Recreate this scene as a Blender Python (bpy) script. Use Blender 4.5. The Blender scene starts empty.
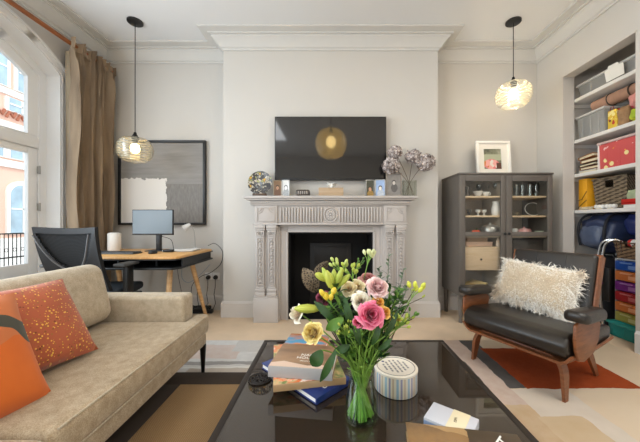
import bpy, bmesh, math, random
from mathutils import Vector, Matrix, noise as mnoise
random.seed(7)
PI = math.pi
C = bpy.context.scene.collection
F, CX, HY, H = 285.0, 331.0, 222.0, 1.05      # focal length in pixels, optical centre, eye height

def at(px, py, Y):
    """the point of the room seen at photo pixel (px,py) standing Y metres in front of the camera"""
    return Vector(((px - CX) * Y / F, Y, H - (py - HY) * Y / F))

# ------------------------------------------------------------------ geometry helpers
def nb(): return bmesh.new()

def add(bm, tmp, M=None):
    if M is not None: tmp.transform(M)
    me = bpy.data.meshes.new('tmp'); tmp.to_mesh(me); tmp.free()
    bm.from_mesh(me); bpy.data.meshes.remove(me)
    return bm

def box(bm, x0, x1, y0, y1, z0, z1, bev=0, seg=2, M=None):
    t = nb()
    bmesh.ops.create_cube(t, size=1)
    for v in t.verts:
        v.co = Vector(((x0 + x1) / 2 + v.co.x * (x1 - x0), (y0 + y1) / 2 + v.co.y * (y1 - y0), (z0 + z1) / 2 + v.co.z * (z1 - z0)))
    if bev: bmesh.ops.bevel(t, geom=t.edges[:], offset=bev, segments=seg, profile=.5, affect='EDGES')
    return add(bm, t, M)

def lathe(bm, prof, n=24, M=None):
    t = nb(); rings = []
    for r, z in prof:
        if r < 1e-6: rings.append([t.verts.new((0, 0, z))])
        else: rings.append([t.verts.new((r * math.cos(2 * PI * i / n), r * math.sin(2 * PI * i / n), z)) for i in range(n)])
    for a, b in zip(rings, rings[1:]):
        for i in range(n):
            j = (i + 1) % n
            q = [a[i % len(a)], a[j % len(a)], b[j % len(b)], b[i % len(b)]]
            q = list(dict.fromkeys(q))
            if len(q) > 2:
                try: t.faces.new(q)
                except ValueError: pass
    bmesh.ops.recalc_face_normals(t, faces=t.faces[:])
    return add(bm, t, M)

def tube(bm, pts, r=.01, n=8, M=None, closed=False, flat=1.0):
    t = nb(); pts = [Vector(p) for p in pts]; k = len(pts)
    rr = r if isinstance(r, (list, tuple)) else [r] * k
    nrm = None; rings = []
    for i in range(k):
        if closed: d = pts[(i + 1) % k] - pts[i - 1]
        else: d = pts[min(i + 1, k - 1)] - pts[max(i - 1, 0)]
        d = d.normalized() if d.length > 0 else Vector((0, 0, 1))
        if nrm is None:
            nrm = d.orthogonal().normalized() if abs(d.y) > .9 or abs(d.y) < .001 and False else (Vector((0, 1, 0)) - d * d.y)
            nrm = nrm.normalized() if nrm.length > 1e-4 else d.orthogonal().normalized()
        else:
            nrm = nrm - d * nrm.dot(d); nrm = nrm.normalized() if nrm.length > 1e-6 else d.orthogonal().normalized()
        b = d.cross(nrm)
        rings.append([t.verts.new(pts[i] + nrm * (math.cos(2 * PI * j / n) * rr[i]) + b * (math.sin(2 * PI * j / n) * rr[i] * flat)) for j in range(n)])
    m = k if closed else k - 1
    for i in range(m):
        a, b = rings[i], rings[(i + 1) % k]
        for j in range(n): t.faces.new((a[j], a[(j + 1) % n], b[(j + 1) % n], b[j]))
    if not closed:
        t.faces.new(rings[0][::-1]); t.faces.new(rings[-1])
    bmesh.ops.recalc_face_normals(t, faces=t.faces[:])
    return add(bm, t, M)

def prism(bm, poly, z0, z1, bev=0, seg=2, M=None):
    """2-D polygon extruded along z"""
    t = nb()
    f = t.faces.new([t.verts.new((p[0], p[1], z0)) for p in poly])
    e = bmesh.ops.extrude_face_region(t, geom=[f])
    for v in e['geom']:
        if isinstance(v, bmesh.types.BMVert): v.co.z = z1
    bmesh.ops.recalc_face_normals(t, faces=t.faces[:])
    if bev: bmesh.ops.bevel(t, geom=t.edges[:], offset=bev, segments=seg, profile=.5, affect='EDGES')
    return add(bm, t, M)

# axes: prism drawn in (a,b) and extruded along c
YZ_X = Matrix(((0, 0, 1, 0), (1, 0, 0, 0), (0, 1, 0, 0), (0, 0, 0, 1)))     # (a,b,c)->(c,a,b)
XZ_Y = Matrix(((1, 0, 0, 0), (0, 0, 1, 0), (0, 1, 0, 0), (0, 0, 0, 1)))     # (a,b,c)->(a,c,b)

def sweep(bm, path, prof):
    """profile of (distance into the room, z) run along a plan polyline, mitred; room on the right of travel"""
    t = nb(); rows = []
    P = [Vector(p) for p in path]
    for i, p in enumerate(P):
        ds = []
        if i > 0: ds.append((P[i] - P[i - 1]).normalized())
        if i < len(P) - 1: ds.append((P[i + 1] - P[i]).normalized())
        ns = [Vector((d.y, -d.x)) for d in ds]
        m = sum(ns, Vector((0, 0))).normalized(); m = m / max(.2, m.dot(ns[0]))
        rows.append([t.verts.new((p.x + m.x * d, p.y + m.y * d, z)) for d, z in prof])
    for a, b in zip(rows, rows[1:]):
        for j in range(len(prof) - 1): t.faces.new((a[j], a[j + 1], b[j + 1], b[j]))
    bmesh.ops.recalc_face_normals(t, faces=t.faces[:])
    return add(bm, t)

def grid(bm, f, nu, nv, thick=0, M=None, weld=0):
    t = nb()
    g = [[t.verts.new(f(i / nu, j / nv)) for j in range(nv + 1)] for i in range(nu + 1)]
    for i in range(nu):
        for j in range(nv): t.faces.new((g[i][j], g[i + 1][j], g[i + 1][j + 1], g[i][j + 1]))
    if thick:
        bmesh.ops.recalc_face_normals(t, faces=t.faces[:])
        bmesh.ops.solidify(t, geom=t.faces[:], thickness=thick)
    if weld: bmesh.ops.remove_doubles(t, verts=t.verts[:], dist=weld)
    return add(bm, t, M)

def ball(bm, c, r, sx=1, sy=1, sz=1, n=12, M=None):
    t = nb(); bmesh.ops.create_uvsphere(t, u_segments=n, v_segments=max(6, n * 2 // 3), radius=r)
    for v in t.verts: v.co = Vector((v.co.x * sx, v.co.y * sy, v.co.z * sz))
    if M is not None: t.transform(M)
    t.transform(Matrix.Translation(Vector(c)))
    return add(bm, t)

def aim(p, d):
    return Matrix.Translation(Vector(p)) @ Vector(d).to_track_quat('Z', 'Y').to_matrix().to_4x4()

def bez(p0, p1, p2, n=8):
    p0, p1, p2 = Vector(p0), Vector(p1), Vector(p2)
    return [p0 * (1 - t) ** 2 + p1 * 2 * t * (1 - t) + p2 * t * t for t in [i / n for i in range(n + 1)]]

def rect_frame(bm, a0, a1, c0, c1, w, y0, y1, bev=.002, M=None, wt=None, wb=None):
    """four members of a frame in the XZ plane, butt-jointed"""
    wt = wt or w; wb = wb or w
    for a in ((a0, a1, c0, c0 + wb), (a0, a1, c1 - wt, c1), (a0, a0 + w, c0 + wb, c1 - wt), (a1 - w, a1, c0 + wb, c1 - wt)): box(bm, a[0], a[1], y0, y1, a[2], a[3], bev, M=M)

def pillow_bm(w, h, t, n=18, pw=2.4, inset=.06):
    bm = nb()
    for s in (1, -1):
        def f(a, b, s=s):
            u, v = 2 * a - 1, 2 * b - 1
            return Vector((w / 2 * u * (1 - inset * math.cos(v * PI / 2)), h / 2 * v * (1 - inset * math.cos(u * PI / 2)),
                           s * t / 2 * max(0, (1 - abs(u) ** pw) * (1 - abs(v) ** pw)) ** .5))
        grid(bm, f, n, n)
    bmesh.ops.remove_doubles(bm, verts=bm.verts[:], dist=1e-5)
    bmesh.ops.recalc_face_normals(bm, faces=bm.faces[:])
    return bm

# ------------------------------------------------------------------ objects
def root_of(o):
    while o.parent: o = o.parent
    return o

def obj(name, bm, m, parent=None, world=False, smooth=True, ang=40, loc=None, **props):
    """links ONE mesh object; world=True: bm is given in room coordinates and is moved into the parent's frame"""
    if world and parent is not None: bm.transform(root_of(parent).matrix_basis.inverted())
    if loc is not None: bm.transform(Matrix.Translation(-Vector(loc)))
    me = bpy.data.meshes.new(name); bm.to_mesh(me); bm.free()
    if smooth and len(me.polygons):
        me.polygons.foreach_set('use_smooth', [True] * len(me.polygons))
        me.set_sharp_from_angle(angle=math.radians(ang))
    for mm in (m if isinstance(m, (list, tuple)) else [m]): me.materials.append(mm)
    o = bpy.data.objects.new(name, me); C.objects.link(o)
    if parent is not None: o.parent = parent
    if loc is not None: o.location = loc
    for k, v in props.items(): o[k] = v
    return o

def thing(name, label, cat, loc=(0, 0, 0), rz=0, group=None):
    o = bpy.data.objects.new(name, None); C.objects.link(o); o.empty_display_size = .1
    o.location = loc; o.rotation_euler = (0, 0, rz)
    o.matrix_basis = Matrix.Translation(Vector(loc)) @ Matrix.Rotation(rz, 4, 'Z')
    o['label'] = label; o['category'] = cat
    if group: o['group'] = group
    return o

def solo(name, bm, m, label, cat, loc=None, group=None, **k):
    o = obj(name, bm, m, loc=loc, **k); o['label'] = label; o['category'] = cat
    if group: o['group'] = group
    return o

def struct(name, bm, m, parent=None, **k):
    o = obj(name, bm, m, parent, **k)
    if parent is None: o['kind'] = 'structure'
    return o

def dup(r0, loc=None, rz=None, label=None):
    r = r0.copy(); C.objects.link(r)
    if loc is not None: r.location = loc
    if rz is not None: r.rotation_euler = (0, 0, rz)
    if label: r['label'] = label
    for ch in list(r0.children):
        c = ch.copy(); C.objects.link(c); c.parent = r
        for g in ch.children:
            d = g.copy(); C.objects.link(d); d.parent = c
    return r

def pose(o, c, xa, ya):
    xa = Vector(xa).normalized(); za = xa.cross(Vector(ya)).normalized(); ya = za.cross(xa)
    M = Matrix((xa, ya, za)).transposed().to_4x4(); M.translation = Vector(c)
    o.matrix_basis = M
    return o

def text_bm(s, size, extrude=.0004, align='CENTER'):
    cu = bpy.data.curves.new('t', 'FONT'); cu.body = s; cu.size = size; cu.extrude = extrude; cu.align_x = align; cu.resolution_u = 3
    o = bpy.data.objects.new('t', cu); C.objects.link(o)
    dg = bpy.context.evaluated_depsgraph_get(); dg.update()
    me = bpy.data.meshes.new_from_object(o.evaluated_get(dg))
    bm = nb(); bm.from_mesh(me)
    bpy.data.objects.remove(o); bpy.data.curves.remove(cu); bpy.data.meshes.remove(me)
    return bm

# ------------------------------------------------------------------ materials
def lin(c):
    if isinstance(c, (int, float)): c = (c, c, c)
    f = lambda v: v / 12.92 if v <= .04045 else ((v + .055) / 1.055) ** 2.4
    return tuple(f(x / 255.0) for x in c) + (1,)

class NT:
    def __init__(s, name):
        s.m = bpy.data.materials.new(name); s.m.use_nodes = True
        s.t = s.m.node_tree; s.t.nodes.clear()
        s.out = s.t.nodes.new('ShaderNodeOutputMaterial'); s._c = None
    def n(s, ty, **kw):
        o = s.t.nodes.new(ty)
        for k, v in kw.items(): setattr(o, k, v)
        return o
    def link(s, a, b): s.t.links.new(a, b)
    def put(s, sock, v):
        if isinstance(v, bpy.types.NodeSocket): s.link(v, sock)
        else: sock.default_value = v
    def co(s, kind='Object'):
        if s._c is None: s._c = s.n('ShaderNodeTexCoord')
        return s._c.outputs[kind]
    def xyz(s, v=None):
        o = s.n('ShaderNodeSeparateXYZ'); s.link(v if v is not None else s.co(), o.inputs[0]); return o.outputs
    def mp(s, scale=(1, 1, 1), rot=(0, 0, 0), loc=(0, 0, 0), v=None):
        o = s.n('ShaderNodeMapping'); s.link(v if v is not None else s.co(), o.inputs[0])
        o.inputs['Scale'].default_value = scale; o.inputs['Rotation'].default_value = rot; o.inputs['Location'].default_value = loc
        return o.outputs[0]
    def math(s, op, a, b=0.0, c=None):
        o = s.n('ShaderNodeMath', operation=op); s.put(o.inputs[0], a); s.put(o.inputs[1], b)
        if c is not None: s.put(o.inputs[2], c)
        return o.outputs[0]
    def noise(s, scale, detail=3, v=None, rough=.55, col=False, dist=0):
        o = s.n('ShaderNodeTexNoise'); s.link(v if v is not None else s.co(), o.inputs['Vector'])
        o.inputs['Scale'].default_value = scale; o.inputs['Detail'].default_value = detail; o.inputs['Roughness'].default_value = rough; o.inputs['Distortion'].default_value = dist
        return o.outputs['Color' if col else 'Fac']
    def voro(s, scale, v=None, out='Distance', feature='F1', rnd=1):
        o = s.n('ShaderNodeTexVoronoi', feature=feature); s.link(v if v is not None else s.co(), o.inputs['Vector'])
        o.inputs['Scale'].default_value = scale
        if 'Randomness' in o.inputs: o.inputs['Randomness'].default_value = rnd
        return o.outputs[out]
    def wave(s, scale, v=None, dist=0, dirn='X', detail=2):
        o = s.n('ShaderNodeTexWave', bands_direction=dirn); s.link(v if v is not None else s.co(), o.inputs['Vector'])
        o.inputs['Scale'].default_value = scale; o.inputs['Distortion'].default_value = dist; o.inputs['Detail'].default_value = detail
        return o.outputs['Fac']
    def ramp(s, fac, stops, const=False):
        o = s.n('ShaderNodeValToRGB'); s.link(fac, o.inputs[0]); e = o.color_ramp.elements
        if const: o.color_ramp.interpolation = 'CONSTANT'
        while len(e) < len(stops): e.new(1)
        for k, (p, c) in zip(e, stops): k.position = p; k.color = lin(c)
        return o.outputs[0]
    def mix(s, fac, a, b, mode='MIX'):
        o = s.n('ShaderNodeMix', data_type='RGBA', blend_type=mode)
        s.put(o.inputs[0], fac)
        for i, v in ((6, a), (7, b)):
            s.put(o.inputs[i], v if isinstance(v, bpy.types.NodeSocket) else lin(v))
        return o.outputs[2]
    def inside(s, x, a, b):
        return s.math('MULTIPLY', s.math('GREATER_THAN', x, a), s.math('LESS_THAN', x, b))
    def bsdf(s, col, rough=.5, metal=0, spec=.5, bump=None, bstr=.3, bdist=.01, coat=0, sheen=0, emit=None, es=0, trans=0):
        p = s.n('ShaderNodeBsdfPrincipled')
        s.put(p.inputs['Base Color'], col if isinstance(col, bpy.types.NodeSocket) else lin(col))
        s.put(p.inputs['Roughness'], rough); s.put(p.inputs['Metallic'], metal)
        p.inputs['Specular IOR Level'].default_value = spec
        p.inputs['Coat Weight'].default_value = coat; p.inputs['Sheen Weight'].default_value = sheen
        p.inputs['Transmission Weight'].default_value = trans
        if emit is not None:
            s.put(p.inputs['Emission Color'], emit if isinstance(emit, bpy.types.NodeSocket) else lin(emit)); p.inputs['Emission Strength'].default_value = es
        if bump is not None:
            b = s.n('ShaderNodeBump'); b.inputs['Strength'].default_value = bstr; b.inputs['Distance'].default_value = bdist
            s.link(bump, b.inputs['Height']); s.link(b.outputs[0], p.inputs['Normal'])
        return p.outputs[0]
    def done(s, sh):
        s.link(sh, s.out.inputs[0]); return s.m

def mat(name, rgb, rough=.5, metal=0, var=.0, vs=12, bump=0, bs=150, spec=.5, coat=0, sheen=0, emit=None, es=0):
    t = NT(name); col = rgb
    if var:
        d = tuple(max(0, c * (1 - var)) for c in (rgb if not isinstance(rgb, (int, float)) else (rgb,) * 3))
        l = tuple(min(255, c * (1 + var)) for c in (rgb if not isinstance(rgb, (int, float)) else (rgb,) * 3))
        col = t.mix(t.noise(vs, 4), d, l)
    return t.done(t.bsdf(col, rough, metal, spec, t.noise(bs, 3) if bump else None, bump, .005, coat, sheen, emit, es))

def wood(name, dark, light, axis=(1, 1, 12), scale=4, rough=.45):
    t = NT(name); v = t.mp(scale=axis)
    f = t.noise(scale, 5, v=v, dist=.6)
    col = t.ramp(f, [(.3, dark), (.7, light)])
    return t.done(t.bsdf(col, rough, bump=f, bstr=.08))

def clear(name, tint=(240, 245, 242), gloss=.06, edge=.5, rough=.02):
    t = NT(name)
    tr = t.n('ShaderNodeBsdfTransparent'); tr.inputs[0].default_value = lin(tint)
    g = t.n('ShaderNodeBsdfGlossy'); g.inputs['Roughness'].default_value = rough
    lw = t.n('ShaderNodeLayerWeight'); lw.inputs[0].default_value = .25
    fac = t.math('MULTIPLY_ADD', lw.outputs['Facing'], edge * .6, gloss)
    mx = t.n('ShaderNodeMixShader'); t.link(fac, mx.inputs[0]); t.link(tr.outputs[0], mx.inputs[1]); t.link(g.outputs[0], mx.inputs[2])
    return t.done(mx.outputs[0])

def milky(name, col, amount=.5, rough=.3, gloss=.1):
    """clear plastic: part see-through, part diffuse"""
    t = NT(name)
    tr = t.n('ShaderNodeBsdfTransparent'); tr.inputs[0].default_value = lin(tuple(min(255, c * 1.03 + 8) for c in col))
    sh = t.bsdf(col, rough)
    mx = t.n('ShaderNodeMixShader'); mx.inputs[0].default_value = amount
    t.link(tr.outputs[0], mx.inputs[1]); t.link(sh, mx.inputs[2])
    return t.done(mx.outputs[0])

MT = {}
MT['wall'] = mat('wall_paint', (201, 197, 191), .9, var=.012, vs=2, spec=.2)
MT['ceil'] = mat('ceiling_paint', (222, 222, 222), .95, var=.01, vs=2, spec=.1)
MT['trim'] = mat('white_trim_paint', (222, 219, 215), .6, var=.01)
MT['skirt'] = mat('grey_skirting_paint', (203, 197, 191), .6, var=.01)
MT['mantel'] = mat('taupe_grey_mantel_paint', (186, 179, 174), .6, var=.02, vs=8)
MT['white'] = mat('white_gloss_paint', (228, 228, 228), .35, var=.01)
MT['floor'] = mat('pale_tan_floor', (212, 188, 160), .7, var=.06, vs=5, bump=.1, bs=300)
MT['black'] = mat('black_plastic', (22, 22, 23), .45, var=.1)
MT['blackmetal'] = mat('black_metal', (26, 24, 23), .4, .6, var=.1)
MT['soot'] = mat('soot_black_iron', (13, 12, 12), .7, var=.3, vs=6, spec=.25)
MT['chrome'] = mat('chrome', (205, 205, 205), .18, 1, var=.02)
MT['steel'] = mat('silver_metal', (170, 168, 164), .35, .9, var=.05)
MT['paper'] = mat('white_paper', (232, 230, 224), .8, var=.02)
MT['cream'] = mat('cream_paper', (226, 213, 180), .8, var=.02)
MT['ceramic'] = mat('white_ceramic', (232, 230, 226), .2, var=.01, coat=.3)
MT['glass'] = clear('clear_glass', (238, 245, 240), .05, .6)
MT['winglass'] = clear('window_glass', (250, 252, 252), .03, .1)
MT['cabglass'] = clear('cabinet_glass', (250, 250, 248), .03, .12)
MT['oak'] = wood('light_oak', (196, 150, 100), (222, 182, 132), (1, 1, 10))
MT['walnut'] = wood('walnut_plywood', (104, 60, 34), (136, 82, 48), (2, 2, 12), 5, .4)
MT['leather'] = mat('black_leather', (34, 29, 25), .32, var=.2, vs=9, bump=.25, bs=260, spec=.55)
# ================================================================== the room
XL, XR, YB, YC, CH, YF = -2.70, 2.465, 3.41, 3.15, 3.10, -2.8
bm = nb(); box(bm, -3.0, 3.3, YF - .1, 3.6, -.06, 0); struct('floor', bm, MT['floor'])
bm = nb(); box(bm, -3.0, 3.3, YF - .1, 3.6, CH, CH + .08); struct('ceiling', bm, MT['ceil'])
bm = nb()
box(bm, -3.0, -1.19, YB, YB + .14, 0, CH); box(bm, 1.18, 3.3, YB, YB + .14, 0, CH)
box(bm, -1.19, -.46, YC, YB + .14, 0, CH); box(bm, .45, 1.18, YC, YB + .14, 0, CH)
box(bm, -.46, .45, YC, YB + .14, .94, CH); box(bm, -.46, .45, YB + .02, YB + .14, 0, .94)
struct('wall_back', bm, MT['wall'])
bm = nb(); box(bm, -3.0, 3.3, YF - .12, YF, 0, CH); struct('wall_front', bm, MT['wall'])

# left wall with an arched window opening
WY0, WY1, WZ0, WSP, WR = 1.35, 2.85, .50, 2.51, .27
def arch(y, inset=0):
    w = (WY1 - WY0) / 2; R = (w * w + WR * WR) / (2 * WR); c = (WY0 + WY1) / 2
    return WSP - (R - WR) + math.sqrt(max(0, (R - inset) ** 2 - (y - c) ** 2))
N = 24
outl = [(WY0 + (WY1 - WY0) * i / N, arch(WY0 + (WY1 - WY0) * i / N)) for i in range(N + 1)]
bm = nb()
box(bm, XL - .3, XL, YF, WY0, 0, CH); box(bm, XL - .3, XL, WY1, YB, 0, CH); box(bm, XL - .3, XL, WY0, WY1, 0, WZ0)
prism(bm, outl + [(WY1, CH), (WY0, CH)], XL - .3, XL, M=YZ_X)
struct('wall_left', bm, MT['wall'], ang=20)
# white moulded architrave following the arch
bm = nb()
def arch_band(bm, ins0, ins1, x0, x1, zlow, ystep=N):
    """a band between two concentric curves of the window, x0..x1 thick"""
    c = (WY0 + WY1) / 2
    def curve(ins):
        a, b = WY0 + ins, WY1 - ins
        return [(a, zlow)] + [(a + (b - a) * i / ystep, arch(a + (b - a) * i / ystep, ins)) for i in range(ystep + 1)] + [(b, zlow)]
    o, i = curve(ins0), curve(ins1)
    t = nb()
    for k in range(len(o) - 1):
        q = [o[k], o[k + 1], i[k + 1], i[k]]
        vs = [[t.verts.new((x, p[0], p[1])) for p in q] for x in (x0, x1)]
        t.faces.new(vs[0]); t.faces.new(vs[1][::-1])
        for e in range(4): t.faces.new((vs[0][e], vs[0][(e + 1) % 4], vs[1][(e + 1) % 4], vs[1][e]))
    bmesh.ops.remove_doubles(t, verts=t.verts[:], dist=1e-5)
    bmesh.ops.recalc_face_normals(t, faces=t.faces[:])
    add(bm, t)
arch_band(bm, -.075, 0, XL, XL + .016, WZ0)
arch_band(bm, -.075, -.055, XL, XL + .03, WZ0)
arch_band(bm, 0, .016, XL - .16, XL + .008, WZ0)
struct('trim_1', bm, MT['white'], ang=30)
# window: frame, casement, transom, mullion, panes
bm = nb(); arch_band(bm, .005, .085, XL - .20, XL - .13, WZ0)
win = struct('window_1', bm, MT['white'], ang=30)
bm = nb(); arch_band(bm, .085, .175, XL - .185, XL - .145, 1.83)
box(bm, XL - .20, XL - .13, WY0 + .085, WY1 - .085, 1.76, 1.86, .006)
box(bm, XL - .185, XL - .14, WY0 + .1, WY1 - .1, 1.86, 1.885, .004)
box(bm, XL - .20, XL - .13, 2.06, 2.13, WZ0, 2.70, .006)
struct('upper_sash', bm, MT['white'], win, ang=30)
bm = nb()
for y0, y1 in ((WY0 + .087, 2.058), (2.132, WY1 - .087)):
    for a in (y0, y1 - .085): box(bm, XL - .185, XL - .145, a, a + .085, .505, 1.758, .004)
    box(bm, XL - .184, XL - .146, y0 + .086, y1 - .086, .505, .66, .002); box(bm, XL - .184, XL - .146, y0 + .086, y1 - .086, 1.70, 1.758, .002)
struct('casement', bm, MT['white'], win, ang=30)
bm = nb()
pl = [(WY0 + .17, .65), (WY0 + .17, arch(WY0 + .17, .17))] + [(WY0 + .17 + (1.16) * i / 12, arch(WY0 + .17 + 1.16 * i / 12, .17)) for i in range(1, 12)] + [(WY1 - .17, arch(WY1 - .17, .17)), (WY1 - .17, .65)]
prism(bm, pl, XL - .168, XL - .164, M=YZ_X)
struct('glass_pane', bm, MT['winglass'], win)
for z in (.78, 1.16, 1.52):
    bm = nb(); box(bm, XL - .150, XL - .128, WY1 - .094, WY1 - .074, z, z + .07, .004)
    tube(bm, [(XL - .126, WY1 - .084, z - .005), (XL - .126, WY1 - .084, z + .075)], .007)
    struct('hinge', bm, MT['steel'], win)
bm = nb(); box(bm, XL - .13, XL + .05, WY0 - .04, WY1 + .04, WZ0 - .035, WZ0 + .005, .008); struct('trim_2', bm, MT['white'])

# right wall with the cupboard opening; the cupboard behind
OY0, OY1, OZ = 2.296, 3.04, 2.60
bm = nb()
box(bm, XR, XR + .12, YF, OY0, 0, CH); box(bm, XR, XR + .12, OY1, YB, 0, CH); box(bm, XR, XR + .12, OY0, OY1, OZ, CH)
struct('wall_right', bm, MT['wall'])
bm = nb()
box(bm, 3.06, 3.12, OY0 - .12, YB, 0, 2.8); box(bm, XR + .12, 3.06, 3.10, 3.16, 0, 2.8); box(bm, XR + .12, 3.06, OY0 - .12, OY0 - .06, 0, 2.8)
box(bm, XR + .12, 3.06, OY0 - .06, 3.10, 2.72, 2.8)
struct('wall_cupboard', bm, mat('cupboard_paint', (206, 200, 193), .9))
bm = nb()      # painted lining boards of the opening
box(bm, XR + .001, XR + .119, OY1 - .012, OY1, 0, OZ); box(bm, XR + .001, XR + .119, OY0, OY0 + .012, 0, OZ); box(bm, XR + .001, XR + .119, OY0, OY1, OZ - .012, OZ)
struct('trim_3', bm, MT['skirt'])

# cornice and skirting
corn = [(0, 2.94), (.012, 2.94), (.012, 2.96), (.03, 2.968), (.042, 2.99), (.07, 3.025), (.10, 3.045), (.10, 3.06), (.125, 3.06), (.125, 3.075), (.20, 3.082), (.20, 3.1)]
full = [(XL, YF), (XL, YB), (-1.19, YB), (-1.19, YC), (1.18, YC), (1.18, YB), (XR, YB), (XR, YF)]
bm = nb(); sweep(bm, full, corn); struct('trim_4', bm, mat('cornice_paint', (206, 204, 200), .95, var=.01, spec=.1), ang=25)
bas = [(0, .175), (.008, .175), (.014, .160), (.020, .155), (.020, 0)]
bm = nb(); sweep(bm, [(XL, YF), (XL, YB)], bas); struct('baseboard_left', bm, MT['skirt'], ang=25)
bm = nb(); sweep(bm, [(XL, YB), (-1.19, YB), (-1.19, YC), (-.81, YC)], bas); sweep(bm, [(.80, YC), (1.18, YC), (1.18, YB), (XR, YB)], bas)
struct('baseboard_back', bm, MT['skirt'], ang=25)
bm = nb(); sweep(bm, [(XR, YB), (XR, OY1)], bas); sweep(bm, [(XR, OY0), (XR, YF)], bas)
struct('baseboard_right', bm, MT['white'], ang=25)

# ================================================================== street outside the window
def brick_mat():
    t = NT('salmon_brick'); v = t.mp(rot=(PI / 2, 0, PI / 2))
    b = t.n('ShaderNodeTexBrick'); t.link(v, b.inputs['Vector'])
    b.inputs['Scale'].default_value = 4; b.inputs['Color1'].default_value = lin((232, 160, 132)); b.inputs['Color2'].default_value = lin((222, 146, 118)); b.inputs['Mortar'].default_value = lin((232, 190, 170))
    return t.done(t.bsdf(b.outputs[0], .9))
BX = -14.0
town = thing('town_house', 'salmon brick house with white stone bands seen through the window', 'building', (BX - 1, 12, -3))
bm = nb(); box(bm, BX - 3, BX, 5, 22, -3, 12); obj('brick_wall', bm, brick_mat(), town, world=True)
stone = mat('white_stone', (240, 236, 230), .8, var=.03)
bm = nb()
for z0, z1, d in ((3.42, 3.72, .12), (5.0, 5.35, .2), (6.55, 6.8, .1), (-.9, .35, .06), (8.8, 9.1, .2)): box(bm, BX, BX + d, 5, 22, z0, z1)
obj('stone_band', bm, stone, town, world=True)
bm = nb()
for i in range(26):
    y = 8 + i * .42; tube(bm, [(BX + .1, y, 5.55), (BX + .12, y + .1, 5.8), (BX + .12, y + .25, 5.62), (BX + .1, y + .36, 5.85)], .06, 6)
obj('carved_frieze', bm, mat('terracotta', (170, 104, 80), .9, var=.2), town, world=True)
pane = mat('street_window_glass', (158, 178, 190), .1, var=.25, vs=1.5)
for y, z0, z1, ar in ((12.85, .55, 2.7, 1), (11.3, .55, 2.7, 1), (12.85, 3.85, 4.8, 0), (11.6, 3.85, 4.8, 0), (14.4, .55, 2.7, 1), (13.15, 6.9, 8.5, 0), (11.75, 6.9, 8.5, 0), (12.8, 5.9, 6.45, 0), (14.5, 6.9, 8.5, 0)):
    w = .48
    if ar: pts = [(y - w, z0), (y + w, z0)] + [(y + w * math.cos(a), z1 - w + w * math.sin(a)) for a in [PI * i / 10 for i in range(11)]]
    else: pts = [(y - w, z0), (y + w, z0), (y + w, z1), (y - w, z1)]
    big = [(y + (p[0] - y) * 1.28, z0 + (p[1] - z0) * 1.1 - .04) for p in pts]
    bm = nb(); prism(bm, big, BX, BX + .10, M=YZ_X)
    for k in (-.0,): box(bm, BX + .12, BX + .15, y - .03, y + .03, z0, z1)
    box(bm, BX + .12, BX + .15, y - w, y + w, (z0 + z1) / 2 - .03, (z0 + z1) / 2 + .03)
    f = obj('window', bm, stone, town, world=True)
    bm = nb(); prism(bm, pts, BX + .10, BX + .12, M=YZ_X); obj('pane', bm, pane, f, world=True)
rail = thing('balcony_railing', 'black iron railing with scrolled bars outside the window', 'railing', (-8.6, 7.5, 0))
bm = nb()
for z in (.72, .08, -.25): box(bm, -8.62, -8.58, 5.5, 11, z, z + .035)
obj('rail', bm, MT['blackmetal'], rail, world=True)
bm = nb()
for i in range(56):
    y = 5.5 + i * .1; tube(bm, [(-8.6, y, -.45), (-8.6, y, .73)], .011, 5)
    if i % 2 == 0: tube(bm, [(-8.6, y + .05 + .04 * math.cos(a), .3 + .05 * math.sin(a)) for a in [2 * PI * k / 8 for k in range(8)]], .008, 4, closed=True)
obj('baluster', bm, MT['blackmetal'], rail, world=True, kind='stuff')
bm = nb(); box(bm, -8.9, -8.4, 5, 11.5, -.75, -.45, .02); obj('ledge', bm, stone, rail, world=True)
bm = nb(); box(bm, -8.85, -8.45, 5.4, 11, -4.0, -.75); obj('plinth_wall', bm, stone, rail, world=True)
bm = nb(); box(bm, -15, -3.2, -6, 26, -4.05, -4.0); struct('street', bm, mat('asphalt', (150, 150, 152), .9))

# ================================================================== curtain and pole
pole = thing('curtain_pole', 'brown wooden curtain pole above the arched window', 'curtain pole', (XL + .12, 2.0, 2.82))
bm = nb(); tube(bm, [(XL + .12, .6, 2.82), (XL + .12, 3.36, 2.82)], .021, 12); obj('rod', bm, wood('pole_wood', (120, 66, 30), (158, 94, 48), (12, 1, 12)), pole, world=True)
bm = nb()
for y in (.9, 3.30): tube(bm, [(XL, y, 2.80), (XL + .06, y, 2.79), (XL + .12, y, 2.798)], .011, 8)
obj('bracket', bm, MT['blackmetal'], pole, world=True)
cur = thing('curtain', 'taupe brown velvet curtain gathered beside the arched window', 'curtain', (XL + .12, 3.07, 0))
def velvet():
    t = NT('taupe_velvet'); f = t.noise(3, 4, v=t.mp(scale=(3, 3, .5)))
    col = t.ramp(f, [(.3, (122, 103, 82)), (.7, (168, 146, 120))])
    return t.done(t.bsdf(col, .85, sheen=.35, bump=t.noise(90, 2), bstr=.1))
MT['taupe'] = velvet(); NF = 6
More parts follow.
